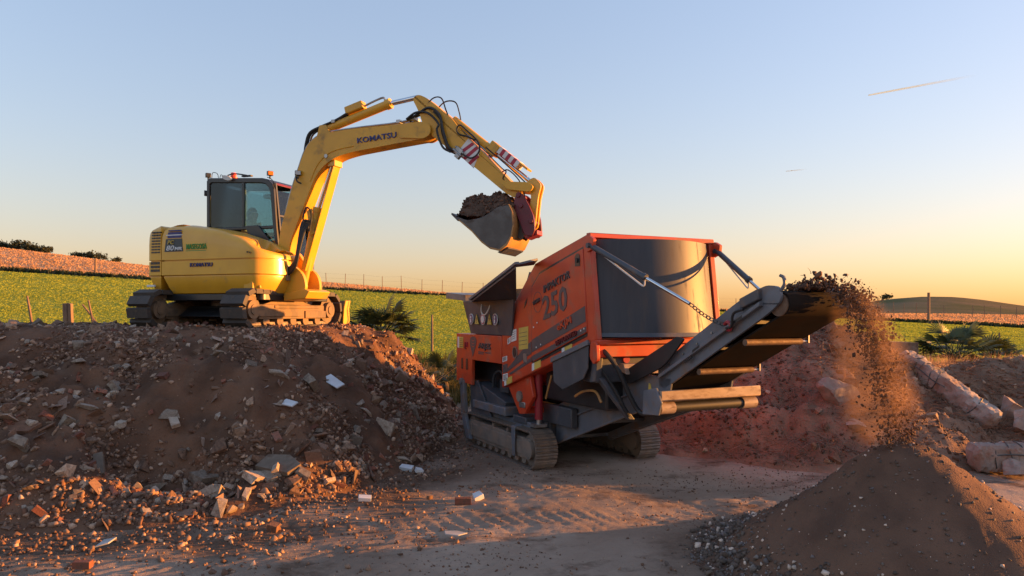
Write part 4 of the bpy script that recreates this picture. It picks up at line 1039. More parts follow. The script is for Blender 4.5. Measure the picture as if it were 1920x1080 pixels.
for y in (-.22, -.02):
    MB().prism([(5.26, 1.88), (5.40, 1.72), (5.46, 1.48), (5.34, 1.36), (5.27, 1.40), (5.29, 1.60)], y, y + .03).build('bucket_ear', MATS['bucket_steel'], exc, .004)
MB().prism([(5.02, 1.172), (5.06, 1.150), (5.20, 1.225), (5.18, 1.25)], BK0 + .06, BK1 - .06).build('wear_strip', MATS['bucket_steel'], exc, .003)
# --- undercarriage in its own heading
UC = link('undercarriage', None, exc, (0, 0, 0), (0, 0, -EX_RZ + math.radians(72) ))
uc_body = MB(); uc_body.box(-.55, .55, -.62, .62, .20, .38); uc_body.cyl((0, 0, .3), (0, 0, .40), .5, n=28); uc_body.prism([(-.8, .2), (.8, .2), (.55, .36), (-.55, .36)], -.7, .7)
uc = uc_body.build('undercarriage_frame', MATS['black_paint'], exc, .02); uc.rotation_euler = UC.rotation_euler.copy()
bpy.data.objects.remove(UC)
UCR = uc.rotation_euler.copy()
mb = MB(); mb.box(-.27, -.14, -.03, .03, 0.03, .07)
def pad_mesh(w, pitch, mat, grouser=.022):
    mb = MB()
    mb.box(-pitch * .485, pitch * .485, -w / 2, w / 2, -.018, .0)
    mb.prism([(-pitch * .42, -.018), (-pitch * .22, -.018 - grouser), (-pitch * .02, -.018)], -w / 2, w / 2)
    mb.prism([(pitch * .05, -.018), (pitch * .25, -.018 - grouser), (pitch * .45, -.018)], -w / 2, w / 2)
    return mb.mesh('track_shoe', MATS[mat], False)
pad_r = MB()
pad_r.hexa([(-.078, -.215, -.075), (.078, -.215, -.075), (.078, .215, -.075), (-.078, .215, -.075)], [(-.088, -.225, 0), (.088, -.225, 0), (.088, .225, 0), (-.088, .225, 0)])
pad_rubber = pad_r.mesh('track_pad', MATS['track_pad'], False)
for side in (-1, 1):
    yc = side * .925
    fr = MB(); fr.box(-.95, .95, yc - .14, yc + .14, .16, .40); fr.prism([(-.8, .40), (.6, .40), (.3, .47), (-.5, .47)], yc - .11, yc + .11)
    fr.box(-.98, .2, yc - .165, yc - .138, .20, .33); fr.box(.32, .98, yc - .165, yc - .138, .17, .30); fr.box(-.55, .8, yc - .155, yc - .138, .34, .39)
    fo = fr.build('track_frame', MATS['undercarriage'], exc, .01, rot=UCR)
    for k in range(5):
        x = -.75 + k * .375
        mb = MB(); mb.cyl((x, yc - .13, .13), (x, yc + .13, .13), .085, n=14); mb.build('track_roller', MATS['undercarriage'], fo)
    for x in (-.2, .45):
        mb = MB(); mb.cyl((x, yc - .10, .50), (x, yc + .10, .50), .055, n=12); mb.build('track_roller', MATS['undercarriage'], fo)
    for x, r in ((-1.12, .245), (1.12, .235)):
        mb = MB(); mb.cyl((x, yc - .10, .315), (x, yc + .10, .315), r, n=22); mb.cyl((x, yc - .17, .315), (x, yc + .17, .315), r * .62, n=20); mb.cyl((x, yc - .185, .315), (x, yc + .185, .315), r * .34, n=14); mb.build('drive_wheel', MATS['undercarriage'], fo)
    path, pit = track_path(-1.12, 1.12, .315, .26, 34)
    for (x, z, t) in path:
        o = link('track_pad', pad_rubber, fo)
        sag = -.035 * math.exp(-((x) / .7) ** 2) if abs(t - math.pi) < .01 else 0
        o.matrix_local = Matrix.Translation((x, yc, z + sag)) @ Matrix.Rotation(-t, 4, 'Y')
    mb = MB(); path2, _ = track_path(-1.12, 1.12, .315, .235, 68)
    for i in range(0, 68):
        x, z, t = path2[i]
        sag = -.035 * math.exp(-((x) / .7) ** 2) if abs(t - math.pi) < .01 else 0
        m4 = Matrix.Translation((x, yc, z + sag)) @ Matrix.Rotation(-t, 4, 'Y')
        q = MB(); q.box(-.042, .042, -.09, -.055, -.02, .03); q.box(-.042, .042, .055, .09, -.02, .03); q.rot(m4); mb.add(q.v, q.f)
    co = mb.build('track_chain', MATS['track_steel'], fo, smooth=False); co['kind'] = 'stuff'
# dozer blade at the far end
bl = MB(); bl.prism([(1.62, .02), (1.66, .0), (1.74, .12), (1.70, .34), (1.76, .50), (1.72, .50), (1.64, .34), (1.68, .13)], -1.13, 1.13)
bo = bl.build('dozer_blade', MATS['undercarriage'], exc, .006, rot=UCR)
for y in (-1.13, 1.10): MB().prism([(1.52, .03), (1.70, .0), (1.77, .12), (1.74, .34), (1.79, .50), (1.62, .50), (1.56, .35)], y, y + .03).build('blade_end', MATS['yellow'], bo, .004)
for y in (-.5, .42): MB().hexa([(.5, y, .22), (.5, y + .09, .22), (1.66, y + .09, .14), (1.66, y, .14)], [(.5, y, .32), (.5, y + .09, .32), (1.66, y + .09, .25), (1.66, y, .25)]).build('blade_arm', MATS['undercarriage'], bo, .006)

# --- soil in the bucket
def blob_heap(name, cx, cy, w, d, hfun, mat, parent=None, n=44):
    xs = np.linspace(-1, 1, n); X, Y = np.meshgrid(xs, xs)
    return X, Y
em = exc.matrix_basis if False else Matrix.Translation((-4.8, 13.2, EXZ)) @ Matrix.Rotation(EX_RZ, 4, 'Z')
nn_ = 60
xs = np.linspace(4.34, 5.25, nn_); ys = np.linspace(BK0 + .028, BK1 - .028, nn_)
X, Yg = np.meshgrid(xs, ys)
u = (X - 4.34) / .91; w_ = (Yg - (BK0 + BK1) / 2) / ((BK1 - BK0) / 2)
base = np.interp(X, [4.34, 4.55, 4.80, 5.05, 5.25], [1.735, 1.63, 1.66, 1.80, 1.80])
bulge = .46 * np.clip(np.sin(np.pi * np.clip(u * .80 + .14, 0, 1)), 0, 1) ** .7 * np.clip(u / .10, 0, 1) * np.clip(1 - np.abs(w_) ** 2.6, 0, 1) * (1.18 - .55 * u)
Zb = base + bulge + (.06 * fbm(X, Yg, 6, 3, 201) + .02 * fbm(X, Yg, 22, 2, 211)) * np.clip(bulge * 8, 0, 1)
Vb = np.stack([X.ravel(), Yg.ravel(), Zb.ravel()], 1)
Vlow = np.array([(4.34, BK0 + .03, 1.73), (4.34, BK1 - .03, 1.73)])
kk = (np.arange(nn_ - 1)[:, None] * nn_ + np.arange(nn_ - 1)[None, :]).ravel()
Fb = np.stack([kk, kk + 1, kk + nn_ + 1, kk + nn_], 1)
load = empty('soil_load', tuple(em.translation), EX_RZ)
tag(load, 'dark soil heaped in the raised excavator bucket', 'soil')
link('soil_body', bulk_mesh('soil_load', Vb, Fb, MATS['soil_dark'], None, True), load)
sel = RNG.integers(0, len(Vb), 900)
cp_ = Vb[sel] + RNG.normal(0, .006, (900, 3)); keep = (bulge.ravel()[sel] > .03); cp_ = cp_[keep]
scatter_bits('clods', cp_, .018 + .05 * RNG.random(len(cp_)) ** 2.5, 'clod_bits', load)

# ------------------------------------------------------------------ the operator
def person_mesh(name, verts, edges, radii, root, sub=2):
    me = bpy.data.meshes.new(name); me.from_pydata(verts, edges, [])
    o = bpy.data.objects.new(name, me); COL.objects.link(o)
    m = o.modifiers.new('skin', 'SKIN'); m.use_smooth_shade = True
    for i, r in enumerate(radii):
        sv = me.skin_vertices[0].data[i]; rr = r if hasattr(r, '__len__') else (r, r); sv.radius = rr; sv.use_root = (i == root)
    s = o.modifiers.new('sub', 'SUBSURF'); s.levels = sub; s.render_levels = sub
    bpy.context.view_layer.update()
    ev = o.evaluated_get(bpy.context.evaluated_depsgraph_get())
    out = bpy.data.meshes.new_from_object(ev)
    bpy.data.objects.remove(o)
    return out
op = empty('person', tuple(em @ Vector((-.28, .50, 1.44))), EX_RZ)
tag(op, 'person in a tan jacket seated in the excavator cab at the controls', 'person')
pv = [(0, 0, .10), (.02, 0, .28), (.05, 0, .44), (.07, 0, .52), (.10, 0, .60), (.115, 0, .70),   # pelvis..head
      (.20, 0, .655), (.095, .075, .645), (.095, -.075, .645),                                     # nose, ears
      (.03, .19, .45), (.14, .25, .24), (.36, .27, .26),                                           # left arm
      (.03, -.19, .45), (.14, -.25, .24), (.36, -.27, .26),                                        # right arm
      (.10, .10, .07), (.44, .13, .10), (.56, .13, -.20), (.70, .13, -.22),                        # legs
      (.10, -.10, .07), (.44, -.13, .10), (.56, -.13, -.20), (.70, -.13, -.22)]
pe = [(0, 1), (1, 2), (2, 3), (3, 4), (4, 5), (4, 6), (4, 7), (4, 8), (2, 9), (9, 10), (10, 11), (2, 12), (12, 13), (13, 14), (0, 15), (15, 16), (16, 17), (17, 18), (0, 19), (19, 20), (20, 21), (21, 22)]
pr = [(.15, .13), (.14, .17), (.13, .18), .062, (.098, .082), (.085, .072), .02, .022, .022, .075, .06, .042, .075, .06, .042, .095, .08, .06, .05, .095, .08, .06, .05]
for sgn, wi in ((1, 11), (-1, 14)):
    b0 = len(pv)
    for k in range(4):
        y0 = sgn * (.27 + (k - 1.5) * .02)
        pv += [(.40, y0, .275), (.435 - .01 * (k == 3), y0, .285), (.445, y0, .262)]
        pe += [(wi, b0 + 3 * k), (b0 + 3 * k, b0 + 3 * k + 1), (b0 + 3 * k + 1, b0 + 3 * k + 2)]; pr += [.016, .011, .009]
    t0 = len(pv); pv += [(.375, sgn * .225, .275), (.41, sgn * .215, .29)]; pe += [(wi, t0), (t0, t0 + 1)]; pr += [.014, .010]
me = person_mesh('person_body', pv, pe, pr, 0)
for mname in ('jacket', 'skin', 'trousers'): me.materials.append(MATS[mname])
for p in me.polygons:
    c_ = p.center
    if c_.z > .535 or (c_.x > .365 and c_.z > .2): p.material_index = 1
    elif c_.z < .12 or (c_.x > .2 and c_.z < .2): p.material_index = 2
    else: p.material_index = 0
link('body', me, op)
mb = MB()
import itertools
hv = []
for i in range(9):
    for j in range(12):
        th = math.pi * .62 * i / 8; ph = 2 * math.pi * j / 12
        hv.append((.092 + .105 * math.sin(th) * math.cos(ph) - .012, .088 * math.sin(th) * math.sin(ph), .665 + .115 * math.cos(th) - (.03 if math.cos(ph) < -.2 else 0) * i / 8))
hf_ = [(i*12 + j, i*12 + (j+1) % 12, (i+1)*12 + (j+1) % 12, (i+1)*12 + j) for i in range(8) for j in range(12) if not (math.cos(2 * math.pi * (j + .5) / 12) > .35 and i > 4)]
mb.add(hv, hf_); mb.build('hair', MATS['hair'], op)

# ------------------------------------------------------------------ the crusher
ca_, sa_ = 0.43597907, -0.8999568
CR = empty('rubble_crusher', (0.31597, 9.76, 0.0), math.atan2(sa_, ca_))
tag(CR, 'orange tracked rubble crusher with black hopper and long grey conveyor', 'crusher')
W0, W1 = 0.0, 1.8
O_ = MATS['orange']; DG = MATS['darkgrey']; CS = MATS['conveyor_steel']
# --- crawler tracks
shoe = pad_mesh(.33, .086, 'track_steel', .016)
for yc in (.165, 1.845):
    fr = MB(); fr.prism([(-2.30, .12), (-.34, .12), (-.22, .22), (-.22, .40), (-2.34, .42), (-2.40, .25)], yc - .135, yc + .135)
    fr.box(-2.20, -.42, yc - .15, yc - .134, .17, .36); fr.box(-.44, -.30, yc - .155, yc - .13, .14, .39)
    fo = fr.build('track_frame', MATS['track_frame'], CR, .012)
    for x in (-2.29, -.26):
        mb = MB(); mb.cyl((x, yc - .10, .26), (x, yc + .10, .26), .205, n=22); mb.cyl((x, yc - .163, .26), (x, yc + .163, .26), .13, n=22); mb.build('drive_wheel', MATS['track_frame'], fo)
    for k in range(8):
        x = -2.02 + k * .225
        mb = MB(); mb.cyl((x, yc - .12, .115), (x, yc + .12, .115), .07, n=12); mb.build('track_roller', MATS['track_frame'], fo)
    for x in (-1.0, -1.5):
        mb = MB(); mb.cyl((x, yc - .11, .425), (x, yc + .11, .425), .035, n=10); mb.build('track_roller', MATS['track_frame'], fo)
    path, pit = track_path(-2.29, -.26, .262, .24, 64)
    for (x, z, t) in path:
        o = link('track_shoe', shoe, fo)
        o.matrix_local = Matrix.Translation((x, yc, z + .0)) @ Matrix.Rotation(-t, 4, 'Y')
    mb = MB(); path2, _ = track_path(-2.29, -.26, .262, .215, 64)
    for (x, z, t) in path2:
        q = MB(); q.box(-.038, .038, -.075, -.045, -.02, .02); q.box(-.038, .038, .045, .075, -.02, .02); q.rot(Matrix.Translation((x, yc, z)) @ Matrix.Rotation(-t, 4, 'Y')); mb.add(q.v, q.f)
    co = mb.build('track_chain', MATS['track_steel'], fo, smooth=False); co['kind'] = 'stuff'
    # bent step irons over the track
    mb = MB()
    s_ = -1 if yc < 1 else 1
    mb.hexa([(-.72, yc + s_ * .18, .50), (-.60, yc + s_ * .18, .50), (-.60, yc - s_ * .12, .54), (-.72, yc - s_ * .12, .54)], [(-.72, yc + s_ * .18, .535), (-.60, yc + s_ * .18, .535), (-.60, yc - s_ * .12, .575), (-.72, yc - s_ * .12, .575)])
    mb.hexa([(-.68, yc + s_ * .172, .12), (-.60, yc + s_ * .172, .12), (-.60, yc + s_ * .187, .12), (-.68, yc + s_ * .187, .12)], [(-.72, yc + s_ * .172, .52), (-.60, yc + s_ * .172, .52), (-.60, yc + s_ * .187, .52), (-.72, yc + s_ * .187, .52)])
    mb.build('step_iron', CS, CR, .006)
# --- chassis
mb = MB(); mb.box(-2.75, -.35, .40, 1.60, .34, .72); mb.box(-2.72, .30, .36, .46, .60, .86); mb.box(-2.72, .30, 1.42, 1.52, .60, .86); mb.box(-.9, -.5, .1, 1.7, .56, .66); mb.build('chassis', DG, CR, .015)
mb = MB(); mb.box(-1.9, -.4, .12, .40, .52, .60); mb.box(-2.2, -1.0, .02, .36, .62, .74); mb.build('chassis_step', MATS['conveyor_steel'], CR, .01)
mb = MB(); mb.hexa([(-2.56, -.03, .50), (-2.40, -.03, .50), (-2.40, .03, .50), (-2.56, .03, .50)], [(-2.62, -.03, 1.02), (-2.47, -.03, 1.02), (-2.47, .03, 1.02), (-2.62, .03, 1.02)])
mb.hexa([(-2.32, -.04, .12), (-2.17, -.04, .12), (-2.17, .02, .12), (-2.32, .02, .12)], [(-2.56, -.04, .50), (-2.40, -.04, .50), (-2.40, .02, .50), (-2.56, .02, .50)])
mb.cyl((-2.56, -.05, 1.0), (-2.56, .06, 1.0), .055, n=14); mb.build('rear_post', CS, CR, .008)
for g0 in (.06, 1.70): MB().prism([(-2.40, .98), (-2.10, 1.05), (-1.50, .46), (-2.34, .46)], g0, g0 + .03).build('gusset_plate', DG, CR, .005)
mb = MB(); mb.hexa([(-2.2, .10, .78), (-1.2, .10, .66), (-1.2, 1.7, .66), (-2.2, 1.7, .78)], [(-2.2, .10, 1.02), (-1.15, .10, .80), (-1.15, 1.7, .80), (-2.2, 1.7, 1.02)]); mb.build('feeder_trough', DG, CR, .01)
# --- rear engine block with its opening
mb = MB(); mb.prism([(-2.84, 1.00), (-2.18, .97), (-2.17, 1.37), (-1.08, 1.37), (-1.08, 1.775), (-2.84, 1.775)], W0, W0 + .05); mb.prism([(-2.84, 1.00), (-2.18, .97), (-2.17, 1.37), (-1.08, 1.37), (-1.08, 1.775), (-2.84, 1.775)], W1 - .05, W1)
mb.box(-2.84, -2.79, W0 + .05, W1 - .05, 1.0, 1.775); mb.box(-2.79, -1.08, W0 + .05, W1 - .05, 1.73, 1.775)
rb = mb.build('rear_housing', O_, CR, .008)
mb = MB(); mb.box(-2.78, -1.1, .30, 1.5, .80, 1.70); mb.build('engine_block', MATS['black_paint'], CR, .03)
mb = MB(); mb.tube([(-1.9, .24, .92), (-1.8, .22, 1.15), (-1.55, .22, 1.22), (-1.4, .24, 1.0)], .022, 7); mb.box(-1.6, -1.3, .22, .29, .92, 1.10); mb.build('engine_hose', MATS['interior'], CR)
for x in (-2.62, -2.42):
    mb = MB(); mb.prism(rounded([(x, 1.20), (x + .075, 1.20), (x + .075, 1.38), (x, 1.38)], [.03] * 4, 3), -.006, .03); mb.build('housing_slot', MATS['black_paint'], rb)
mb = MB(); mb.box(-2.78, -2.54, -.004, .02, 1.54, 1.72); st = mb.build('sticker', MATS['yellow_print'], rb)
MB().box(-2.78, -2.71, -.006, .01, 1.54, 1.72).build('sticker', MATS['white_print'], rb)
for k in range(5): MB().box(-2.69, -2.56, -.007, .01, 1.56 + k * .031, 1.567 + k * .031).build('sticker_line', MATS['slate_print'], rb)
lettering('L', 'dark_red_print', rb, (-2.48, -.004, 1.53), .11, .07, shear=.15, bold=.01)
lettering('R', 'red_print', rb, (-2.42, -.004, 1.565), .085, .075, shear=.15)
lettering('ARJES', 'grey_print', rb, (-1.90, -.004, 1.565), .085, .46, bold=.01)
for x0, x1, z in ((-1.92, -1.70, 1.50), (-1.66, -1.46, 1.50), (-1.92, -1.72, 1.475)): MB().box(x0, x1, -.004, .01, z, z + .016).build('subtitle', MATS['grey_print'], rb)
MB().prism(rounded([(-2.14, 1.42), (-2.08, 1.50), (-2.00, 1.62), (-1.985, 1.68), (-2.03, 1.735), (-2.11, 1.74), (-2.20, 1.735), (-2.255, 1.69), (-2.25, 1.60), (-2.19, 1.52)], [0.01, .02, .03, .03, .03, .03, .03, .03, .03, .03], 2), -.005, .01).build('emblem', MATS['grey_print'], rb)
for zz in (1.60, 1.645, 1.69): MB().prism([(-2.20, zz), (-2.12, zz - .03), (-2.05, zz), (-2.12, zz - .018)], -.0065, .008).build('emblem_line', MATS['orange'], rb)
# --- hopper: four inclined walls, a wing folded out on the near side and a flap at the back
def slab(name, q, th, mat, parent=CR, bev=.004):
    q = [Vector(p) for p in q]; n_ = (q[1] - q[0]).cross(q[3] - q[0]).normalized() * th
    return MB().hexa(q, [p + n_ for p in q]).build(name, mat, parent, bev)
hw = slab('hopper_wall', [(-2.20, .02, 1.79), (-.72, .02, 1.79), (-.50, -.06, 2.30), (-2.34, -.06, 2.30)], .03, DG)
slab('hopper_wall', [(-2.20, 1.78, 1.79), (-.72, 1.78, 1.79), (-.50, 1.86, 2.30), (-2.34, 1.86, 2.30)], .03, DG)
slab('hopper_wall', [(-2.22, .04, 1.79), (-2.22, 1.76, 1.79), (-2.36, 1.84, 2.30), (-2.36, -.04, 2.30)], .03, DG)
slab('hopper_wall', [(-.95, .04, 1.60), (-.95, 1.76, 1.60), (-.20, 1.80, 2.66), (-.20, 0.0, 2.66)], .03, DG)
mb = MB(); mb.hexa([(-2.1, .1, 1.55), (-1.0, .1, 1.55), (-1.0, 1.7, 1.55), (-2.1, 1.7, 1.55)], [(-2.2, .06, 1.82), (-.8, .06, 1.82), (-.8, 1.74, 1.82), (-2.2, 1.74, 1.82)]); mb.build('hopper_floor', MATS['black_rubber'], CR)
slab('hopper_wing', [(-2.0, -.065, 2.305), (-.45, -.065, 2.30), (.30, -.44, 2.70), (-1.15, -.44, 2.29)], .03, DG)
slab('wing_edge', [(-1.20, -.46, 2.285), (.32, -.46, 2.715), (.32, -.40, 2.72), (-1.20, -.40, 2.29)], .035, CS)
slab('hopper_wing', [(.18, -.44, 2.68), (.30, -.44, 2.70), (.06, .0, 2.80), (-.06, .0, 2.74)], .03, DG)
slab('hopper_flap', [(-3.20, -.05, 2.36), (-2.34, -.05, 2.30), (-2.34, 1.85, 2.30), (-3.20, 1.85, 2.36)], .10, CS)
slab('hopper_wing', [(-2.20, 1.87, 2.305), (-.52, 1.87, 2.30), (.02, 2.12, 2.80), (-1.62, 2.16, 2.40)], .03, DG)
mb = MB(); mb.tube([(-1.62, -.06, 2.30), (-1.58, -.10, 2.14), (-1.48, -.10, 2.08), (-1.36, -.10, 2.12), (-1.30, -.06, 2.27)], .010, 6); mb.build('hopper_rope', MATS['white_print'], CR)
def disc(name, x, z, r, mat, y, parent, n=18):
    mb = MB(); mb.cyl((x, y, z), (x, y + .012, z), r, n=n); return mb.build(name, MATS[mat], parent)
def on_wall(z): return .02 - .08 * (z - 1.79) / .51 - .048
for x, kind in ((-2.06, 'b'), (-1.84, 't'), (-1.60, 'r'), (-1.36, 't'), (-1.16, 'b')):
    y = on_wall(2.02)
    if kind == 't':
        mb = MB(); mb.prism([(x - .075, 1.94), (x + .075, 1.94), (x, 2.09)], y - .003, y + .006); s1 = mb.build('warning_sticker', MATS['yellow_print'], hw)
        mb = MB(); mb.prism([(x - .010, 1.985), (x + .010, 1.985), (x + .013, 2.04), (x - .013, 2.04)], y - .006, y + .002); mb.cyl((x, y - .006, 1.966), (x, y + .002, 1.966), .009, n=8); mb.build('warning_symbol', MATS['black_paint'], hw)
    else:
        disc('warning_sticker', x, 2.015, .085, 'white_print', y - .003, hw)
        disc('warning_sticker', x, 2.015, .075, 'blue_print' if kind == 'b' else 'red_print', y - .006, hw)
        disc('warning_symbol', x, 2.045, .022, 'white_print', y - .009, hw)
        MB().box(x - .022, x + .022, y - .009, y, 1.96, 2.015).build('warning_symbol', MATS['white_print'], hw)
        if kind == 'r': disc('warning_symbol', x, 2.015, .058, 'white_print', y - .0075, hw)
# --- main housing
side = [(1.47, 1.78), (-1.06, 1.03), (-1.06, 1.90), (-.93, 2.02), (-.03, 2.76), (1.30, 3.03)]
hs = MB(); hs.prism(side, W0, W0 + .06); hs.prism(side, W1 - .06, W1)
hs.hexa([(-1.06, .06, 1.03), (1.45, .06, 1.775), (1.45, 1.74, 1.775), (-1.06, 1.74, 1.03)], [(-1.06, .06, 1.08), (1.44, .06, 1.825), (1.44, 1.74, 1.825), (-1.06, 1.74, 1.08)])
hs.hexa([(-.03, .06, 2.70), (1.31, .06, 2.97), (1.31, 1.74, 2.97), (-.03, 1.74, 2.70)], [(-.03, .06, 2.757), (1.30, .06, 3.027), (1.30, 1.74, 3.027), (-.03, 1.74, 2.757)])
hsg = hs.build('main_housing', O_, CR, .014)
MB().box(-.9, 1.30, .10, 1.70, 1.75, 2.45).build('crusher_core', MATS['black_paint'], CR)
# framed door, proud of the flank
door = [(1.21, 2.86), (1.315, 1.885), (-.03, 1.465), (-.08, 1.49), (-.08, 2.45), (.13, 2.61)]
MB().prism([(1.235, 2.895), (1.345, 1.855), (-.04, 1.422), (-.115, 1.46), (-.115, 2.465), (.115, 2.645)], -.004, .0).build('door_gap', MATS['black_paint'], hsg)
dr = MB().prism(door, -.022, -.0041).build('service_door', O_, hsg, .006)
def flank(name, poly, y, mat, parent, th=.004): return MB().prism(poly, y - th, y + .004).build(name, MATS[mat], parent)
SK = math.atan2(.40, 1.33)
lettering('IMPAKTOR', 'grey_print', dr, (.26, -.026, 2.36), .095, .68, shear=.2, bold=.0, rot=math.radians(14.4))
lettering('250', 'grey_print', dr, (.24, -.026, 2.02), .285, .66, shear=.12, bold=.02, rot=math.radians(12.7))
mb = MB(); mb.ring([(.09 + .125 * math.cos(t), 2.25 + .135 * math.sin(t)) for t in np.linspace(0, 2 * math.pi, 32, endpoint=False)], [(.09 + .118 * math.cos(t), 2.25 + .128 * math.sin(t)) for t in np.linspace(0, 2 * math.pi, 32, endpoint=False)], -.0245, -.02); mb.build('maker_ring', MATS['grey_print'], dr)
lettering('YTCEX', 'grey_print', dr, (-.01, -.026, 2.21), .045, .19, bold=.008, rot=SK)
flank('stripe', [(-.075, 1.585), (1.285, 2.01), (1.265, 2.19), (-.075, 1.75)], -.022, 'grey_print', dr)
flank('stripe', [(-.03, 1.475), (1.30, 1.89), (1.295, 1.955), (-.075, 1.535), (-.075, 1.495)], -.022, 'grey_print', dr)
lettering('eKJM', 'orange', dr, (.63, -.0275, 1.885), .085, .36, bold=.008, rot=SK)
lettering('REFYORATED', 'dark_red_print', dr, (.60, -.0275, 1.70), .06, .52, bold=.0, rot=SK)
for x, z in ((.06, 1.66), (.18, 1.70), (1.18, 1.90), (1.25, 1.925), (-.02, 1.92), (.08, 1.98)):
    disc('rivet', x, z, .011, 'white_print', -.030, dr, 10)
flank('stripe', [(-.13, 1.57), (-.13, 1.73), (-.30, 1.66), (-.93, 1.28), (-.88, 1.27)], 0, 'grey_print', hsg)
flank('stripe', [(-.13, 1.46), (-.13, 1.52), (-.83, 1.245), (-.76, 1.24)], 0, 'grey_print', hsg)
mb = MB(); mb.cyl((1.10, -.03, 2.755), (1.10, -.021, 2.755), .055, n=20); mb.box(1.045, 1.155, -.029, -.021, 2.66, 2.755); lk = mb.build('door_latch', MATS['black_paint'], dr)
MB().cyl((1.10, -.045, 2.73), (1.10, -.03, 2.73), .028, n=14).build('latch_knob', MATS['black_rubber'], lk)
mb = MB(); mb.cyl((-.62, -.008, 1.56), (-.62, .0, 1.56), .062, n=20); pt = mb.build('side_port', MATS['black_paint'], hsg)
MB().ring([(-.62 + .075 * math.cos(t), 1.56 + .085 * math.sin(t)) for t in np.linspace(0, 2 * math.pi, 24, endpoint=False)], [(-.62 + .062 * math.cos(t), 1.56 + .07 * math.sin(t)) for t in np.linspace(0, 2 * math.pi, 24, endpoint=False)], -.012, .0).build('port_rim', MATS['steel'], pt)
MB().prism([(-.34, 2.17), (-.27, 2.24), (-.25, 2.31), (-.32, 2.25)], -.006, .0).build('side_slot', MATS['black_paint'], hsg)
MB().box(-.36, -.26, -.008, 0, 1.44, 1.56).build('sticker', MATS['steel'], hsg)
for x0, x1, z0, z1, m_ in ((-.50, -.22, 1.60, 1.90, 'yellow_print'), (-.74, -.58, 1.70, 1.86, 'white_print'), (-.86, -.77, 1.66, 1.74, 'white_print'), (-1.03, -.88, 1.40, 1.47, 'white_print'), (-1.02, -.87, 1.24, 1.36, 'grey_print'), (-1.02, -.86, 1.125, 1.225, 'white_print')):
    s_ = MB().prism([(x0, z0), (x1, z0 + .03), (x1, z1 + .03), (x0, z1)], -.005, .002).build('sticker', MATS[m_], hsg)
    if m_ != 'grey_print':
        for k in range(4):
            zz = z0 + (z1 - z0) * (.2 + .18 * k)
            MB().prism([(x0 + .02, zz + .004), (x1 - .03, zz + .03), (x1 - .03, zz + .036), (x0 + .02, zz + .010)], -.0075, .0).build('sticker_line', MATS['grey_print'], hsg)
for x, dz in ((-.88, -.02), (-.02, 0), (.78, 0)):
    z = 1.085 + (x + .9) * .297 + .02 + dz
    MB().prism([(x - .02, z - .01), (x + .16, z + .043), (x + .16, z + .135), (x - .02, z + .085)], -.005, .002).build('sticker', MATS['yellow_print'], hsg)
    MB().prism([(x - .09, z - .03), (x - .022, z - .010), (x - .022, z + .085), (x - .09, z + .065)], -.005, .002).build('sticker', MATS['white_print'], hsg)
mb = MB(); mb.prism([(1.31, 1.79), (1.47, 1.785), (1.31, 3.01), (1.20, 3.00)], -.012, .0); mb.build('corner_post', O_, hsg, .004)
# --- front: curved cover between posts, top rail, bottom beam
zt0, zb0 = 2.96, 1.87
def front_u(z): return 1.30 + (3.03 - z) / (3.03 - 1.78) * .17
cv = MB(); nseg = 28; vs = []
for (z, ex) in ((zt0, 0.0), (zb0, 0.0)):
    for k in range(nseg + 1):
        t = -1 + 2 * k / nseg
        v_ = .9 + t * .85
        bul = .40 * (1 - t * t) ** .85
        vs.append((front_u(z) - .02 + bul, v_, z - (0 if z > 2.5 else .0)))
for (z, ex) in ((zt0, .0), (zb0, .0)):
    for k in range(nseg + 1):
        t = -1 + 2 * k / nseg
        vs.append((front_u(z) - .03 + .40 * (1 - t * t) ** .85 - .02, .9 + t * .84, z))
m_ = nseg + 1; fs = []
for k in range(nseg):
    fs += [(k, k + 1, m_ + k + 1, m_ + k), (2*m_ + k, 3*m_ + k, 3*m_ + k + 1, 2*m_ + k + 1), (k, 2*m_ + k, 2*m_ + k + 1, k + 1), (m_ + k, m_ + k + 1, 3*m_ + k + 1, 3*m_ + k)]
cv.add(vs, fs); cvo = cv.build('curved_cover', MATS['cover'], CR, smooth=True, angle=40)
lip = MB(); vs = []
for z, o_ in ((zb0 + .01, .012), (zb0 - .035, .03), (zb0 - .035, -.02), (zb0 + .01, -.02)):
    for k in range(nseg + 1):
        t = -1 + 2 * k / nseg
        vs.append((front_u(z) - .02 + (.40 + 0) * (1 - t * t) ** .85 + o_, .9 + t * .86, z))
fs = [(a * m_ + k, a * m_ + k + 1, ((a + 1) % 4) * m_ + k + 1, ((a + 1) % 4) * m_ + k) for a in range(4) for k in range(nseg)]
lip.add(vs, fs).build('cover_lip', DG, cvo, smooth=True)
mb = MB(); mb.hexa([(1.28, -.01, 2.975), (1.36, -.01, 2.975), (1.36, 1.82, 2.975), (1.28, 1.82, 2.975)], [(1.27, -.01, 3.035), (1.35, -.01, 3.035), (1.35, 1.82, 3.035), (1.27, 1.82, 3.035)]); mb.build('top_rail', O_, CR, .008)
for v0 in (-.01, 1.745):
    mb = MB(); mb.hexa([(1.42, v0, 1.80), (1.50, v0, 1.80), (1.50, v0 + .075, 1.80), (1.42, v0 + .075, 1.80)], [(1.26, v0, 3.0), (1.34, v0, 3.0), (1.34, v0 + .075, 3.0), (1.26, v0 + .075, 3.0)]); mb.build('front_post', O_, CR, .008)
mb = MB(); mb.box(1.36, 1.56, -.01, 1.82, 1.745, 1.80); mb.box(1.40, 1.50, .02, 1.80, 1.60, 1.745); mb.build('bottom_beam', O_, CR, .008)
mb = MB(); mb.box(1.10, 1.40, .05, 1.75, 1.30, 1.60); mb.build('lower_crossmember', DG, CR, .01)
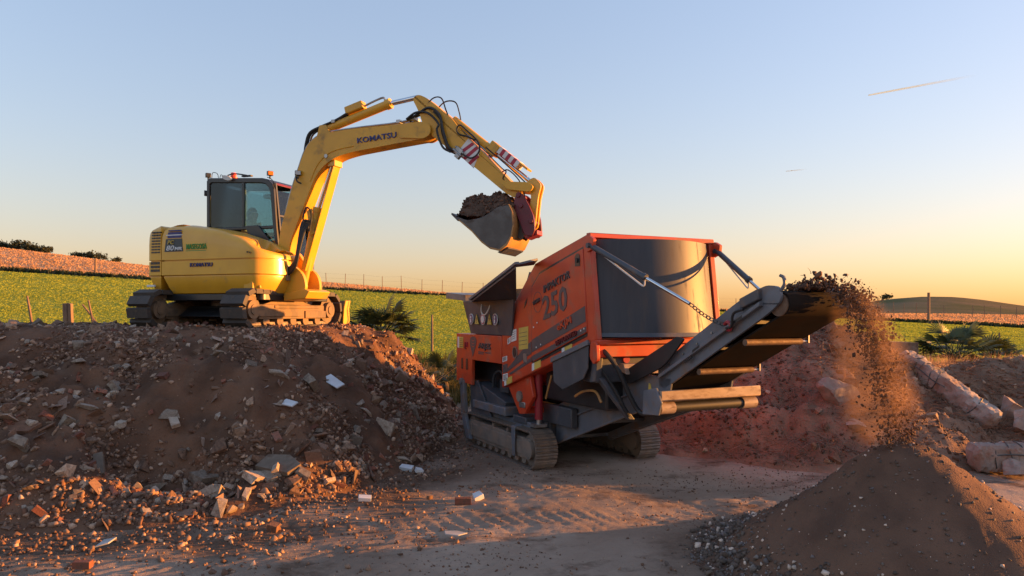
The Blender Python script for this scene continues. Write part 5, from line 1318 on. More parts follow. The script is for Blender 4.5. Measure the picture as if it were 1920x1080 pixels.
mb = MB(); mb.hexa([(1.40, .35, 1.44), (1.56, .35, 1.40), (1.56, 1.6, 1.40), (1.40, 1.6, 1.44)], [(1.40, .35, 1.52), (1.50, .35, 1.52), (1.50, 1.6, 1.52), (1.40, 1.6, 1.52)]); mb.build('dust_shelf', MATS['guard'], CR, .006)
for v in (.45, .95): MB().cyl((1.40, v, 1.565), (1.425, v, 1.565), .045, n=16).build('rear_reflector', MATS['red_print'], CR)
mb = MB(); mb.box(1.30, 1.42, .50, 1.3, 1.19, 1.30); mb.build('inner_panel', MATS['bucket_shell'], CR, .005)
for v in (-.045, 1.80):
    mb = MB(); mb.prism(rounded([(1.34, 2.80), (1.46, 2.84), (1.48, 2.95), (1.38, 3.0), (1.30, 2.96)], [.02] * 5, 3), v, v + .045); mb.build('ram_bracket', O_, CR, .005)
    mb = MB(); mb.prism(rounded([(1.40, 1.60), (1.48, 1.52), (1.56, 1.58), (1.54, 1.78), (1.42, 1.78)], [.03] * 5, 3), v, v + .045); mb.build('hinge_bracket', O_, CR, .005)
# --- folding struts to the conveyor
def strut(p0, p1, chain):
    p0 = Vector(p0); p1 = Vector(p1); d = p1 - p0
    a = p0 + d * .44; b = p0 + d * (.76 if chain else .97)
    mb = MB(); mb.cyl(p0, a, .034, n=14); mb.cyl(a - d * .012, a + d * .008, .042, n=14); mb.cyl(p0 + Vector((0, -.05, 0)), p0 + Vector((0, .05, 0)), .03, n=12)
    o = mb.build('support_ram', MATS['darkgrey'], CR)
    MB().cyl(a, b, .019, n=12).build('ram_rod', MATS['chrome'], o)
    mb = MB(); q = Vector((0, 0, -.05))
    mb.tube([p0 + Vector((0, 0, .09)), p0 + d * .05 + Vector((0, 0, .0)), p0 + d * .2 + q, p0 + d * .36 + q * 1.8, p0 + d * .43 + q * 2.0, p0 + d * .44 + q * .4], .010, 6, 4); mb.build('ram_hose', MATS['white_print'], o)
    if chain:
        mb = MB(); n_ = 11
        for k in range(n_):
            c0 = b + (p1 - b) * (k / n_) + Vector((0, 0, -.03 * math.sin(math.pi * k / n_))); c1 = b + (p1 - b) * ((k + 1.25) / n_) + Vector((0, 0, -.03 * math.sin(math.pi * min(1, (k + 1) / n_))))
            ax = (c1 - c0).normalized(); up = Vector((0, 0, 1)) if k % 2 else ax.orthogonal().normalized()
            up = (up - ax * up.dot(ax)).normalized(); ln = (c1 - c0).length / 2; cc = (c0 + c1) / 2
            mb.tube([cc + ax * ln * math.cos(t) + up * .016 * math.sin(t) for t in np.linspace(0, 2 * math.pi, 9)], .006, 4, 0)
        mb.build('chain', MATS['wire'], o)
        mb = MB(); mb.tube([p1 + Vector((-.03, 0, .01)), p1 + Vector((.02, -.01, .035)), p1 + Vector((.06, -.01, .01)), p1 + Vector((.055, -.01, -.04)), p1 + Vector((.01, 0, -.04))], .018, 7, 4); mb.build('hook', MATS['ram_red'], o)
strut((1.40, -.03, 2.88), (3.10, .455, 1.985), True)
strut((1.40, 1.83, 2.88), (3.10, 1.40, 1.985), False)
# --- red lifting rams and hanging side plates
for v in (.19, 1.62):
    mb = MB(); mb.cyl((-.28, v, .66), (-.28, v, 1.42), .055, n=18); o = mb.build('lifting_ram', MATS['ram_red'], CR)
    mb = MB(); mb.cyl((-.28, v, .56), (-.28, v, .67), .035, n=14); mb.box(-.35, -.21, v - .09, v + .09, .56, .60); mb.build('ram_foot', MATS['steel'], o)
for v0 in (-.035, 1.815):
    mb = MB(); mb.prism([(.51, 1.49), (1.36, 1.735), (1.34, 1.47), (1.24, 1.34), (.76, 1.17), (.54, 1.25)], v0, v0 + .018); sp = mb.build('side_plate', DG, CR, .004)
    mb = MB(); mb.hexa([(.49, v0 - .02, 1.485), (1.37, v0 - .02, 1.74), (1.37, v0 + .03, 1.74), (.49, v0 + .03, 1.485)], [(.49, v0 - .02, 1.545), (1.37, v0 - .02, 1.80), (1.37, v0 + .0, 1.80), (.49, v0 + .0, 1.545)]); mb.build('plate_rail', CS, sp, .004)
mb = MB(); mb.prism([(-.98, 1.06), (-.30, 1.26), (-.20, .98), (-.45, .72), (-.62, .70)], .06, .12); mb.prism([(-.98, 1.06), (-.30, 1.26), (-.20, .98), (-.45, .72), (-.62, .70)], 1.66, 1.72); mb.box(-.62, -.45, .12, 1.66, .72, .80); vb = mb.build('crusher_belly', O_, CR, .01)
MB().cyl((-.58, .03, .95), (-.58, .065, .95), .075, n=18).build('bearing_cap', MATS['track_frame'], vb)
MB().box(-.60, -.42, .045, .062, .80, .88).build('bearing_cap', MATS['steel'], vb, .01)
mb = MB(); mb.box(-.2, 1.3, .25, 1.55, .95, 1.35); mb.build('belly_guard', MATS['black_paint'], CR, .03)
mb = MB(); mb.tube([(.75, .15, 1.08), (.95, .15, 1.16), (1.20, .16, 1.18), (1.30, .18, 1.06)], .016, 6); mb.build('belly_pipe', MATS['bucket_shell'], CR)
MB().tube([(.05, .12, .98), (.15, .10, 1.12), (.24, .10, 1.30)], .013, 6).build('belly_pipe', MATS['bucket_shell'], CR)
mb = MB(); mb.tube([(1.36, .06, 1.72), (1.50, .10, 1.66), (1.60, .22, 1.45), (1.66, .34, 1.15), (1.74, .42, .98), (1.92, .44, 1.0)], .028, 8, 5); mb.tube([(1.30, .04, 1.62), (1.42, .12, 1.44), (1.52, .24, 1.2), (1.60, .36, .92)], .018, 7, 5); mb.build('conveyor_hose', MATS['black_rubber'], CR)
mb = MB(); mb.hexa([(1.30, .02, 1.30), (1.42, .02, 1.32), (1.42, .10, 1.32), (1.30, .10, 1.30)], [(1.36, .02, 1.62), (1.46, .02, 1.62), (1.46, .10, 1.62), (1.36, .10, 1.62)]); mb.hexa([(1.50, .38, .88), (1.58, .38, .88), (1.58, .46, .88), (1.50, .46, .88)], [(1.34, .06, 1.36), (1.44, .06, 1.36), (1.44, .14, 1.36), (1.34, .14, 1.36)]); mb.build('conveyor_hanger', DG, CR, .008)
# --- discharge conveyor: lower and upper sections, belt, rollers
C0, C1 = .48, 1.36
for v0 in (C0, C1 - .03):
    near = v0 < 1
    mb = MB(); mb.prism([(-.32, .30), (2.16, 1.17), (2.22, 1.40), (1.50, 1.42), (-.30, .84)], v0, v0 + .03)
    lo_ = mb.build('conveyor_side_plate', CS, CR, .006)
    y = v0 - .035 if near else v0 + .03
    MB().hexa([(-.32, y, .285), (2.16, y, 1.155), (2.16, y + .04, 1.155), (-.32, y + .04, .285)], [(-.32, y, .31), (2.16, y, 1.18), (2.16, y + .04, 1.18), (-.32, y + .04, .31)]).build('plate_flange', MATS['conveyor_steel'], lo_, .003)
    MB().hexa([(-.30, y, .58), (1.40, y, 1.13), (1.40, y + .035, 1.13), (-.30, y + .035, .58)], [(-.30, y, .60), (1.40, y, 1.15), (1.40, y + .035, 1.15), (-.30, y + .035, .60)]).build('plate_rib', CS, lo_, .003)
    mb = MB(); mb.prism(rounded([(2.10, 1.285), (3.40, 1.985), (3.66, 2.13), (3.77, 2.22), (3.74, 2.34), (3.60, 2.36), (3.40, 2.30), (3.18, 2.19), (1.98, 1.52), (2.0, 1.30)], [.02, .1, .1, .06, .05, .05, .05, .05, .05, .02], 3), v0, v0 + .03)
    up_ = mb.build('conveyor_side_plate', CS, CR, .006)
    ky = -.05 if near else .03
    MB().hexa([(2.05, v0 + ky, 1.39), (3.55, v0 + ky, 2.17), (3.55, v0 + ky + .05, 2.17), (2.05, v0 + ky + .05, 1.39)], [(2.05, v0 + ky, 1.43), (3.55, v0 + ky, 2.21), (3.55, v0 + ky + .05, 2.21), (2.05, v0 + ky + .05, 1.43)]).build('plate_rib', CS, up_, .004)
    mb = MB(); mb.hexa([(3.30, v0 + ky, 2.14), (3.54, v0 + ky, 2.23), (3.54, v0 + ky + .08, 2.23), (3.30, v0 + ky + .08, 2.14)], [(3.29, v0 + ky, 2.24), (3.53, v0 + ky, 2.33), (3.53, v0 + ky + .08, 2.33), (3.29, v0 + ky + .08, 2.24)]); mb.build('drive_motor', DG, up_, .01)
    if near:
        mb = MB(); mb.tube([(3.36, v0 - .06, 2.14), (3.24, v0 - .07, 2.10), (3.20, v0 - .06, 1.98), (3.12, v0 - .05, 1.96)], .014, 6); mb.build('motor_hose', MATS['black_rubber'], up_)
        for x, z in ((3.22, 2.0), (2.50, 1.585), (2.62, 1.70)): MB().prism([(x, z), (x + .11, z + .06), (x + .11, z + .085), (x, z + .025)], v0 - .052, v0 - .04).build('plate_slot', MATS['black_paint'], up_)
        for k in range(6):
            x = 2.2 + k * .22; MB().cyl((x, v0 - .012, 1.56 + (x - 2.2) * .53), (x, v0, 1.56 + (x - 2.2) * .53), .012, n=8).build('plate_bolt', MATS['steel'], up_)
        MB().prism([(1.80, 1.16), (1.88, 1.19), (1.85, 1.31), (1.82, 1.32)], v0 - .006, v0).build('warning_sticker', MATS['yellow_print'], lo_)
        mb = MB(); mb.tube([(3.74, v0 + .015, 2.30), (3.79, v0 + .015, 2.36), (3.78, v0 + .015, 2.42), (3.74, v0 + .015, 2.44)], .016, 6); mb.build('scraper_hook', CS, up_)
mb = MB(); mb.prism(rounded([(1.38, 1.30), (1.55, 1.29), (2.18, 1.53), (2.52, 1.84), (2.40, 1.86), (1.44, 1.43)], [.04, .05, .15, .04, .04, .05], 3), C0 - .075, C0 - .05); mb.build('rubber_skirt', MATS['black_rubber'], CR, .004)
belt = MB()
prof = [(-.30, .62), (2.10, 1.46), (3.58, 2.26), (3.70, 2.305), (3.80, 2.27), (3.83, 2.18), (3.79, 2.10), (3.70, 2.07), (2.16, 1.32), (-.30, .40), (-.38, .50)]
prof2 = [(-.30, .605), (2.105, 1.445), (3.585, 2.245), (3.70, 2.288), (3.785, 2.26), (3.812, 2.18), (3.775, 2.112), (3.695, 2.088), (2.155, 1.338), (-.30, .418), (-.362, .50)]
belt.ring(prof, prof2, C0 + .05, C1 - .05); bt = belt.build('belt', MATS['belt'], CR, smooth=True, angle=50)
for x, z, r, m_ in ((3.70, 2.18, .105, 'roller'), (-.28, .51, .08, 'roller')):
    MB().cyl((x, C0 + .035, z), (x, C1 - .035, z), r, n=20).build('belt_drum', MATS[m_], CR)
for x, z in ((3.28, 1.825), (2.62, 1.50)):
    mb = MB(); mb.cyl((x, C0 + .035, z), (x, C1 - .12, z), .032, n=16); ro = mb.build('return_roller', MATS['roller'], CR)
    mb = MB(); mb.cyl((x, C1 - .12, z), (x, C1 - .03, z), .012, n=8); mb.box(x - .02, x + .02, C1 - .035, C1 - .02, z - .015, z + .06); mb.build('roller_bracket', MATS['steel'], ro)
mb = MB(); mb.hexa([(2.14, .30, 1.13), (2.28, .30, 1.17), (2.28, 1.70, 1.17), (2.14, 1.70, 1.13)], [(2.12, .30, 1.23), (2.27, .30, 1.285), (2.27, 1.70, 1.285), (2.12, 1.70, 1.23)]); gu = mb.build('hinge_guard', MATS['guard'], CR, .012)
mb = MB(); mb.cyl((2.19, .50, 1.085), (2.19, 1.50, 1.085), .055, n=18); mb.build('hinge_roller', MATS['black_rubber'], gu)
for v0, v1 in ((.33, .52), (1.48, 1.68)): MB().cyl((2.19, v0, 1.085), (2.19, v1, 1.085), .066, n=18).build('roller_sleeve', MATS['guard'], gu)
mb = MB(); mb.prism([(1.98, 1.00), (2.26, 1.02), (2.31, 1.16), (2.22, 1.31), (2.0, 1.26)], .27, .298); mb.build('hinge_cheek', CS, gu, .006)
mb = MB(); mb.box(2.0, 2.12, .295, .48, 1.10, 1.18); mb.build('hinge_arm', CS, gu, .006)
mb = MB()
for x in (.5, 1.2, 1.8): mb.box(x, x + .06, C0 + .03, C1 - .03, .50 + x * .35, .55 + x * .35)
for x in (2.35, 2.85, 3.35): mb.box(x, x + .05, C0 + .03, C1 - .03, 1.47 + (x - 2.35) * .53, 1.52 + (x - 2.35) * .53)
mb.build('conveyor_crossbar', DG, CR, .004)

# --- soil carried over the belt end, falling to the pile, and the dust round it
cm = Matrix.Translation((0.31597, 9.76, 0)) @ Matrix.Rotation(math.atan2(sa_, ca_), 4, 'Z')
fall = empty('falling_soil', (0, 0, 0))
tag(fall, 'brown soil tumbling off the conveyor end on to the pile', None, None, 'stuff')
n1 = 2600
s_ = RNG.random(n1) ** 1.2 * 1.15
pu = 2.75 + s_ * .98; pv_ = .95 + np.clip(RNG.normal(0, .16, n1), -.33, .33)
pzz = np.interp(pu, [2.75, 3.58, 3.72, 3.9], [1.82, 2.27, 2.33, 2.33]) + np.abs(RNG.normal(0, 1, n1)) * .045 * np.clip((pu - 2.6) * 1.2, .2, 1) * np.clip(1.2 - ((pv_ - .92) / .33) ** 2, 0, 1)
P1 = np.stack([pu, pv_, pzz], 1); S1 = .014 + .042 * RNG.random(n1) ** 2
n2 = 14000
tt = RNG.random(n2) ** .8 * .545
vx = 1.08 + RNG.normal(0, .13, n2); sp = .045 + .16 * tt
pu = 3.90 + vx * tt + RNG.normal(0, .03, n2); pv_ = 1.10 + RNG.normal(0, 1, n2) * (.10 + .06 * tt); pz2 = 2.29 + .10 * tt - 4.9 * tt * tt + RNG.normal(0, .05, n2)
P2 = np.stack([pu, pv_, pz2], 1); S2 = .0035 + .030 * RNG.random(n2) ** 7
PP = np.concatenate([P1, P2]); SS = np.concatenate([S1, S2])
PW = np.array([(cm @ Vector(p))[:] for p in PP])
ok = PW[:, 2] > psurf(PW[:, 0], PW[:, 1])
fo_ = scatter_bits('clods', PW[ok], SS[ok], 'clod_bits', fall, flat=0)
pts = PP[RNG.integers(0, n1 + n2, 700)]; ptsw = np.array([(cm @ Vector(p))[:] for p in pts])
strands('roots', ptsw, .07, 'root', fall, .003)
dm = bpy.data.materials.new('airborne_dust'); dm.use_nodes = True
nt = dm.node_tree; nt.nodes.remove(nt.nodes['Principled BSDF'])
pvn = node(nt, 'ShaderNodeVolumePrincipled'); pvn.inputs['Color'].default_value = (.66, .40, .26, 1); pvn.inputs['Anisotropy'].default_value = .3
tcn = node(nt, 'ShaderNodeTexCoord'); nz = node(nt, 'ShaderNodeTexNoise'); nz.inputs['Scale'].default_value = 1.6; nz.inputs['Detail'].default_value = 5
nt.links.new(tcn.outputs['Object'], nz.inputs['Vector'])
mrn = node(nt, 'ShaderNodeMapRange'); mrn.inputs['From Min'].default_value = .38; mrn.inputs['From Max'].default_value = .70
nt.links.new(nz.outputs['Fac'], mrn.inputs['Value'])
ln_ = node(nt, 'ShaderNodeVectorMath', operation='LENGTH'); nt.links.new(tcn.outputs['Object'], ln_.inputs[0])
fo2 = node(nt, 'ShaderNodeMapRange', interpolation_type='SMOOTHSTEP'); fo2.inputs['From Min'].default_value = 1.0; fo2.inputs['From Max'].default_value = 0.15; nt.links.new(ln_.outputs['Value'], fo2.inputs['Value'])
mu = node(nt, 'ShaderNodeMath', operation='MULTIPLY'); nt.links.new(mrn.outputs['Result'], mu.inputs[0]); nt.links.new(fo2.outputs['Result'], mu.inputs[1])
mu2 = node(nt, 'ShaderNodeMath', operation='MULTIPLY'); nt.links.new(mu.outputs[0], mu2.inputs[0]); mu2.inputs[1].default_value = 5.0
nt.links.new(mu2.outputs[0], pvn.inputs['Density'])
nt.links.new(pvn.outputs[0], nt.nodes['Material Output'].inputs['Volume'])
def unit_ball(n=14, m=20):
    mb = MB(); vs = [(0, 0, 1)] + [(math.sin(math.pi * i / n) * math.cos(2 * math.pi * j / m), math.sin(math.pi * i / n) * math.sin(2 * math.pi * j / m), math.cos(math.pi * i / n)) for i in range(1, n) for j in range(m)] + [(0, 0, -1)]
    fs = [(0, 1 + j, 1 + (j + 1) % m) for j in range(m)] + [(1 + i*m + j, 1 + (i+1)*m + j, 1 + (i+1)*m + (j+1) % m, 1 + i*m + (j+1) % m) for i in range(n - 2) for j in range(m)] + [(len(vs) - 1, 1 + (n-2)*m + (j+1) % m, 1 + (n-2)*m + j) for j in range(m)]
    return mb.add(vs, fs)
ball = unit_ball().mesh('dust_puff', dm)
dust = empty('dust_cloud', tuple(cm @ Vector((4.1, .92, 0))))
tag(dust, 'thin orange dust hanging round the falling soil', None, None, 'stuff')
for (t, du_, dz_, r, rz) in ((.12, .0, -.08, .22, .28), (.24, -.04, -.06, .30, .40), (.36, -.06, .0, .36, .48), (.48, -.08, .14, .36, .44)):
    p = cm @ Vector((3.90 + 1.02 * t + du_, 1.06, 2.27 + .10 * t - 4.9 * t * t + dz_))
    link('dust_puff', ball, dust, p - dust.location, None, (r, r, rz))

# ------------------------------------------------------------------ lying stone and concrete on the heaps
def lumpy(name, dims, seed, mat, sub=4, amp=.09, freq=2.6, parent=None, cut=True):
    bm = bmesh.new(); bmesh.ops.create_icosphere(bm, subdivisions=sub, radius=1.0)
    rs = random.Random(seed)
    planes = [(Vector((rs.gauss(0, 1), rs.gauss(0, 1), rs.gauss(0, 1))).normalized(), rs.uniform(.42, .78)) for _ in range(12)]
    from mathutils import noise as mn
    for v in bm.verts:
        p = v.co.copy()
        for n_, d_ in planes:
            k = p.dot(n_)
            if k > d_: p -= n_ * (k - d_)
        nz_ = mn.fractal(p * freq + Vector((seed * 3.1, 0, 0)), 1.0, 2.0, 4)
        p *= 1 + amp * nz_
        v.co = Vector((p.x * dims[0], p.y * dims[1], p.z * dims[2]))
    me = bpy.data.meshes.new(name); bm.to_mesh(me); bm.free(); me.materials.append(MATS[mat])
    me.polygons.foreach_set('use_smooth', [True] * len(me.polygons)); me.set_sharp_from_angle(angle=math.radians(16))
    return me
def put(name, me, loc, rot, label, cat, group=None):
    o = link(name, me, None, loc, rot); return tag(o, label, cat, group)
p = at(1572, 748, 10.9); p.z = float(hsurf(p.x, p.y)) + .06
put('boulder', lumpy('boulder', (.36, .27, .25), 3, 'boulder'), p, (.2, .5, .3), 'large pinkish boulder half sunk in the reddish soil heap', 'boulder')
p = at(1606, 772, 10.4); p.z = float(hsurf(p.x, p.y)) + .03
put('boulder', lumpy('boulder', (.26, .18, .14), 4, 'boulder'), p, (.1, .2, 1.0), 'small flat pinkish boulder low on the reddish heap beside the dust', 'boulder')
def pillar(name, p0, p1, w, h, seed, label, group=None):
    p0 = Vector(p0); p1 = Vector(p1); d = p1 - p0; Lp = d.length
    nL, nR = 70, 28
    rs = np.random.default_rng(seed)
    vs = []
    xs_ = np.linspace(0, 1, nL); th = np.linspace(0, 2 * np.pi, nR, endpoint=False)
    X, T = np.meshgrid(xs_, th, indexing='ij')
    sq_ = 1 / np.maximum(np.abs(np.cos(T)) ** 4 + np.abs(np.sin(T)) ** 4, 1e-6) ** .25
    CT, ST = np.cos(T), np.sin(T)
    R = sq_ * (1 + .09 * perlin2(X * 7 + seed + CT, ST * 1.5 + CT, seed) + .13 * perlin2(X * 19 + CT * 2, ST * 3 + 7, seed + 1) + .14 * perlin2(X * 44, ST * 5 + CT * 4, seed + 2))
    R *= np.clip(np.minimum(X, 1 - X) * 14 + .55, 0, 1)
    V_ = np.stack([X * Lp + .03 * perlin2(T * 2, X * 3, seed), np.cos(T) * R * w / 2, np.sin(T) * R * h / 2], -1).reshape(-1, 3)
    Fq = []
    for i in range(nL - 1):
        for j in range(nR):
            Fq.append((i*nR + j, i*nR + (j+1) % nR, (i+1)*nR + (j+1) % nR, (i+1)*nR + j))
    mb = MB(); mb.add([tuple(v) for v in V_], Fq + [tuple(range(nR - 1, -1, -1)), tuple(range((nL-1)*nR, nL*nR))])
    e = empty(name, p0); e.rotation_euler = d.to_track_quat('X', 'Z').to_euler()
    tag(e, label, 'pillar', group)
    mb.build('broken_shaft', MATS['pillar'], e, smooth=True, angle=24)
    for k, x in enumerate((.16, .27, .36, .41, .80)):   # tie straps and cracks round the shaft
        mb = MB(); mb.tube([(x * Lp + .05 * math.sin(t * 1.5 + k), math.cos(t) * w * .52 * (1 + .12 * abs(math.sin(2 * t))), math.sin(t) * h * .52 * (1 + .12 * abs(math.sin(2 * t)))) for t in np.linspace(0, 2 * math.pi, 15)], .007, 5, 0); mb.build('rusty_tie', MATS['wire'], e)
    mb = MB(); mb.tube([(.10 * Lp, -w * .50, h * .14), (.25 * Lp, -w * .53, h * .18), (.40 * Lp, -w * .52, h * .10), (.52 * Lp, -w * .50, h * .15)], .010, 5, 3); mb.build('rusty_tie', MATS['wire'], e)
    return e
pillar('concrete_pillar', at(1690, 668, 12.2), at(1868, 792, 11.0), .33, .32, 5, 'long broken concrete pillar sloping down along the top of the debris bank')
pillar('concrete_pillar', at(1818, 858, 9.9), at(2080, 850, 9.7), .38, .36, 8, 'thick broken concrete pillar lying flat at the foot of the debris bank')
for px, py, Yd, dm_, sd, lb in ((1893, 772, 11.3, (.2, .18, .24), 11, 'upright broken concrete block at the low end of the sloping pillar'), (1925, 800, 10.9, (.24, .2, .2), 12, 'concrete block cut by the picture edge above the flat pillar'), (1905, 880, 9.6, (.2, .14, .10), 13, 'pale stone tucked under the flat pillar'), (1683, 652, 13.6, (.27, .2, .11), 14, 'grey concrete block behind the top of the sloping pillar')):
    put('concrete_block', lumpy('concrete_block', tuple(1.3 * q for q in dm_), sd, 'pillar', 4, .10, 2.4) if sd != 14 else MB().box(-.27, .27, -.2, .2, -.11, .11).mesh('concrete_block', MATS['concrete'], False), at(px, py, Yd), (.2, .1, sd) if sd != 14 else (0, .03, .1), lb, 'block')
# pale pieces that stand out on the mound and the yard
def flat_piece(px, py, Yd, poly, th, mat, rot, name, label, cat, sink=.0):
    p = at(px, py, Yd)
    z = float(max(msurf(p.x, p.y), terrain(p.x, p.y))) + .02 - sink
    mb = MB(); mb.plan(poly, -th / 2, th / 2)
    o = mb.build(name, MATS[mat], None, .003, loc=(p.x, p.y, z + (.05 if th < .03 else .02)), rot=rot); return tag(o, label, cat)
def mound_depth(px, py, y0=6.5, y1=13.5):
    """depth at which the ray through a pixel meets the mound or yard"""
    ys = np.linspace(y0, y1, 1400); x = (px - 960) / 1390.0 * ys; zr = EYE + (588 - py) / 1390.0 * ys
    h = np.maximum(msurf(x, ys), terrain(x, ys)); k = np.where(zr <= h)[0]
    return float(ys[k[0]]) if len(k) else y1
for px, py, poly, th, mat, rot, name, label, cat in (
    (625, 724, [(-.20, -.05), (.16, -.10), (.20, .02), (-.14, .10)], .02, 'white_board', (.55, .25, -.5), 'white_board', 'bright white rectangular board lying on the upper mound slope', 'board'),
    (541, 766, [(-.10, -.05), (.10, -.06), (.12, .04), (-.08, .06)], .02, 'white_board', (.5, .1, -.4), 'white_board', 'small white tile lying below the bright white board', 'board'),
    (324, 792, [(-.17, -.045), (.17, -.05), (.17, .05), (-.17, .05)], .05, 'concrete', (.3, .5, -.9), 'concrete_slab', 'pale oblong concrete slab tilted on the middle of the mound', 'slab'),
    (525, 876, [(-.24, -.13), (.18, -.16), (.26, .02), (.05, .15), (-.2, .1)], .06, 'concrete', (.45, .1, -.2), 'concrete_slab', 'broad flat pale slab near the foot of the mound', 'slab'),
    (186, 880, [(-.16, -.05), (.16, -.05), (.15, .05), (-.16, .05)], .07, 'concrete', (.3, .7, -1.0), 'concrete_slab', 'narrow pale slab standing slanted low on the mound', 'slab'),
    (40, 808, [(-.17, -.11), (.12, -.13), (.20, .03), (.02, .13), (-.16, .06)], .05, 'stone', (.45, .0, .2), 'stone_slab', 'flat grey stone slab at the far end of the mound', 'slab'),
    (762, 883, [(-.09, -.04), (.09, -.05), (.09, .05), (-.08, .05)], .05, 'white_board', (.3, .1, -.2), 'plaster_piece', 'larger white plaster piece at the foot of the mound', 'plaster piece'),
    (786, 888, [(-.05, -.04), (.05, -.04), (.04, .05), (-.05, .04)], .05, 'white_board', (.2, .3, .4), 'plaster_piece', 'small white plaster lump beside the larger white piece', 'plaster piece'),
    (684, 941, [(-.07, -.04), (.07, -.03), (.07, .04), (-.07, .04)], .045, 'white_board', (.3, .1, .2), 'plaster_piece', 'white plaster offcut on the yard below the rubble foot', 'plaster piece'),
    (895, 938, [(-.06, -.05), (.06, -.05), (.06, .05), (-.03, .06)], .06, 'white_board', (.2, -.3, .5), 'plaster_piece', 'white plaster lump alone on the open dirt', 'plaster piece'),
    (868, 946, [(-.09, -.04), (.09, -.04), (.09, .04), (-.09, .04)], .07, 'brick', (0, 0, .1), 'brick', 'pale brick lying flat on the open dirt', 'brick'),
    (853, 1014, [(-.10, -.04), (.02, -.06), (.12, .0), (.03, .05), (-.09, .04)], .012, 'plastic', (.1, .1, .3), 'plastic_scrap', 'crumpled pale plastic scrap on the bare dirt', 'scrap'),
    (196, 1032, [(-.08, -.04), (.03, -.05), (.10, .02), (.0, .05)], .014, 'plastic', (.15, -.2, .5), 'plastic_scrap', 'crumpled white plastic scrap before the mound', 'scrap'),
    (155, 1068, [(-.07, -.035), (.07, -.035), (.07, .035), (-.07, .035)], .06, 'brick', (0, 0, .05), 'brick', 'brown brick lying before the mound in the near corner', 'brick'),
    (512, 996, [(-.05, -.04), (.05, -.05), (.06, .04), (-.03, .05)], .07, 'stone', (.2, .2, 0), 'cobble', 'rounded pale cobble alone below the rubble foot', 'cobble')):
    flat_piece(px, py, mound_depth(px, py, 5.2), poly, th, mat, rot, name, label, cat)

# ------------------------------------------------------------------ grass and crops
def blades(name, pts, hgt, width, mat, k=3, lean=.35, parent=None, label=None, sizes=None):
    """tufts of k tapering blades at pts, one mesh"""
    n = len(pts) * k
    base = np.repeat(pts, k, 0) + np.column_stack([RNG.normal(0, width * 2.2, n), RNG.normal(0, width * 2.2, n), np.zeros(n)])
    sz_ = np.repeat(sizes if sizes is not None else np.ones(len(pts)), k)
    h = hgt * (.55 + .8 * RNG.random(n)) * sz_; a = RNG.random(n) * np.pi; la = RNG.random(n) * 2 * np.pi; lr = np.abs(RNG.normal(0, lean, n)) * h
    w = width * (.6 + .8 * RNG.random(n)) * np.sqrt(sz_)
    dx, dy = np.cos(a) * w, np.sin(a) * w
    mid = base + np.column_stack([np.cos(la) * lr * .35, np.sin(la) * lr * .35, h * .6]); tip = base + np.column_stack([np.cos(la) * lr, np.sin(la) * lr, h])
    off = np.column_stack([dx, dy, np.zeros(n)])
    Vv = np.stack([base - off, base + off, mid + off * .7, mid - off * .7, tip], 1).reshape(-1, 3)
    i0 = np.arange(n) * 5
    Fa = np.concatenate([np.stack([i0, i0 + 1, i0 + 2], 1), np.stack([i0, i0 + 2, i0 + 3], 1), np.stack([i0 + 3, i0 + 2, i0 + 4], 1)])
    A = np.repeat(np.repeat(RNG.random(len(pts)), k), 5)
    o = link(name, bulk_mesh(name, Vv, Fa, MATS[mat], {'rnd': A}), parent); o['kind'] = 'stuff'
    if label: o['label'] = label
    return o
def ground_pts(n, ok, y0, y1, fov=.80):
    y = np.exp(RNG.uniform(np.log(y0), np.log(y1), n * 2)); x = RNG.uniform(-fov, fov, n * 2) * y
    m = ok(x, y); x, y = x[m][:n], y[m][:n]
    return np.column_stack([x, y, terrain(x, y)])
en = lambda x, y: 1.2 * perlin2(x * .11, y * .11, 51)
P_ = ground_pts(70000, lambda x, y: (y + 2 * en(x, y) > 25.5) & (y + en(x, y) < 91.5), 24, 92)
blades('field_grass', P_, .04, .05, 'grass', 3, .8, None, 'short green crop covering the sloping field', np.clip(P_[:, 1] / 45, .7, 1.8))
P_ = ground_pts(34000, lambda x, y: (y + en(x, y) > 93) & (y < 150), 92, 150)
blades('dry_grass', P_, .16, .10, 'dry_grass', 3, .35, None, 'tall dry straw coloured grass along the far field edge', .6 + .7 * RNG.random(len(P_)))
P_ = ground_pts(9000, lambda x, y: (y + en(x, y) > 16.5) & (y + 2 * en(x, y) < 27) & (mound_h(x, y) < .05), 15, 27)
blades('rough_grass', P_, .30, .012, 'rough_grass', 5, .45, None, 'rough mixed grass between the yard and the field')
# tall dry stalks by the debris bank and behind the mound
def patch(n, cx, cy, rx, ry):
    x = RNG.normal(cx, rx, n); y = RNG.normal(cy, ry, n); return np.column_stack([x, y, terrain(x, y)])
P_ = np.concatenate([patch(900, 11.0, 17.0, 1.6, 1.2), patch(800, 14.0, 18.5, 2.2, 1.5), patch(500, 9.3, 18.5, 1.0, 1.0), patch(260, 8.5, 16.4, .6, .5), patch(60, -2.2, 15.6, .25, .3)])
blades('tall_dry_grass', P_, .85, .010, 'dry_grass', 5, .35, None, 'tall dry grass stalks beside the debris bank and behind the mound')
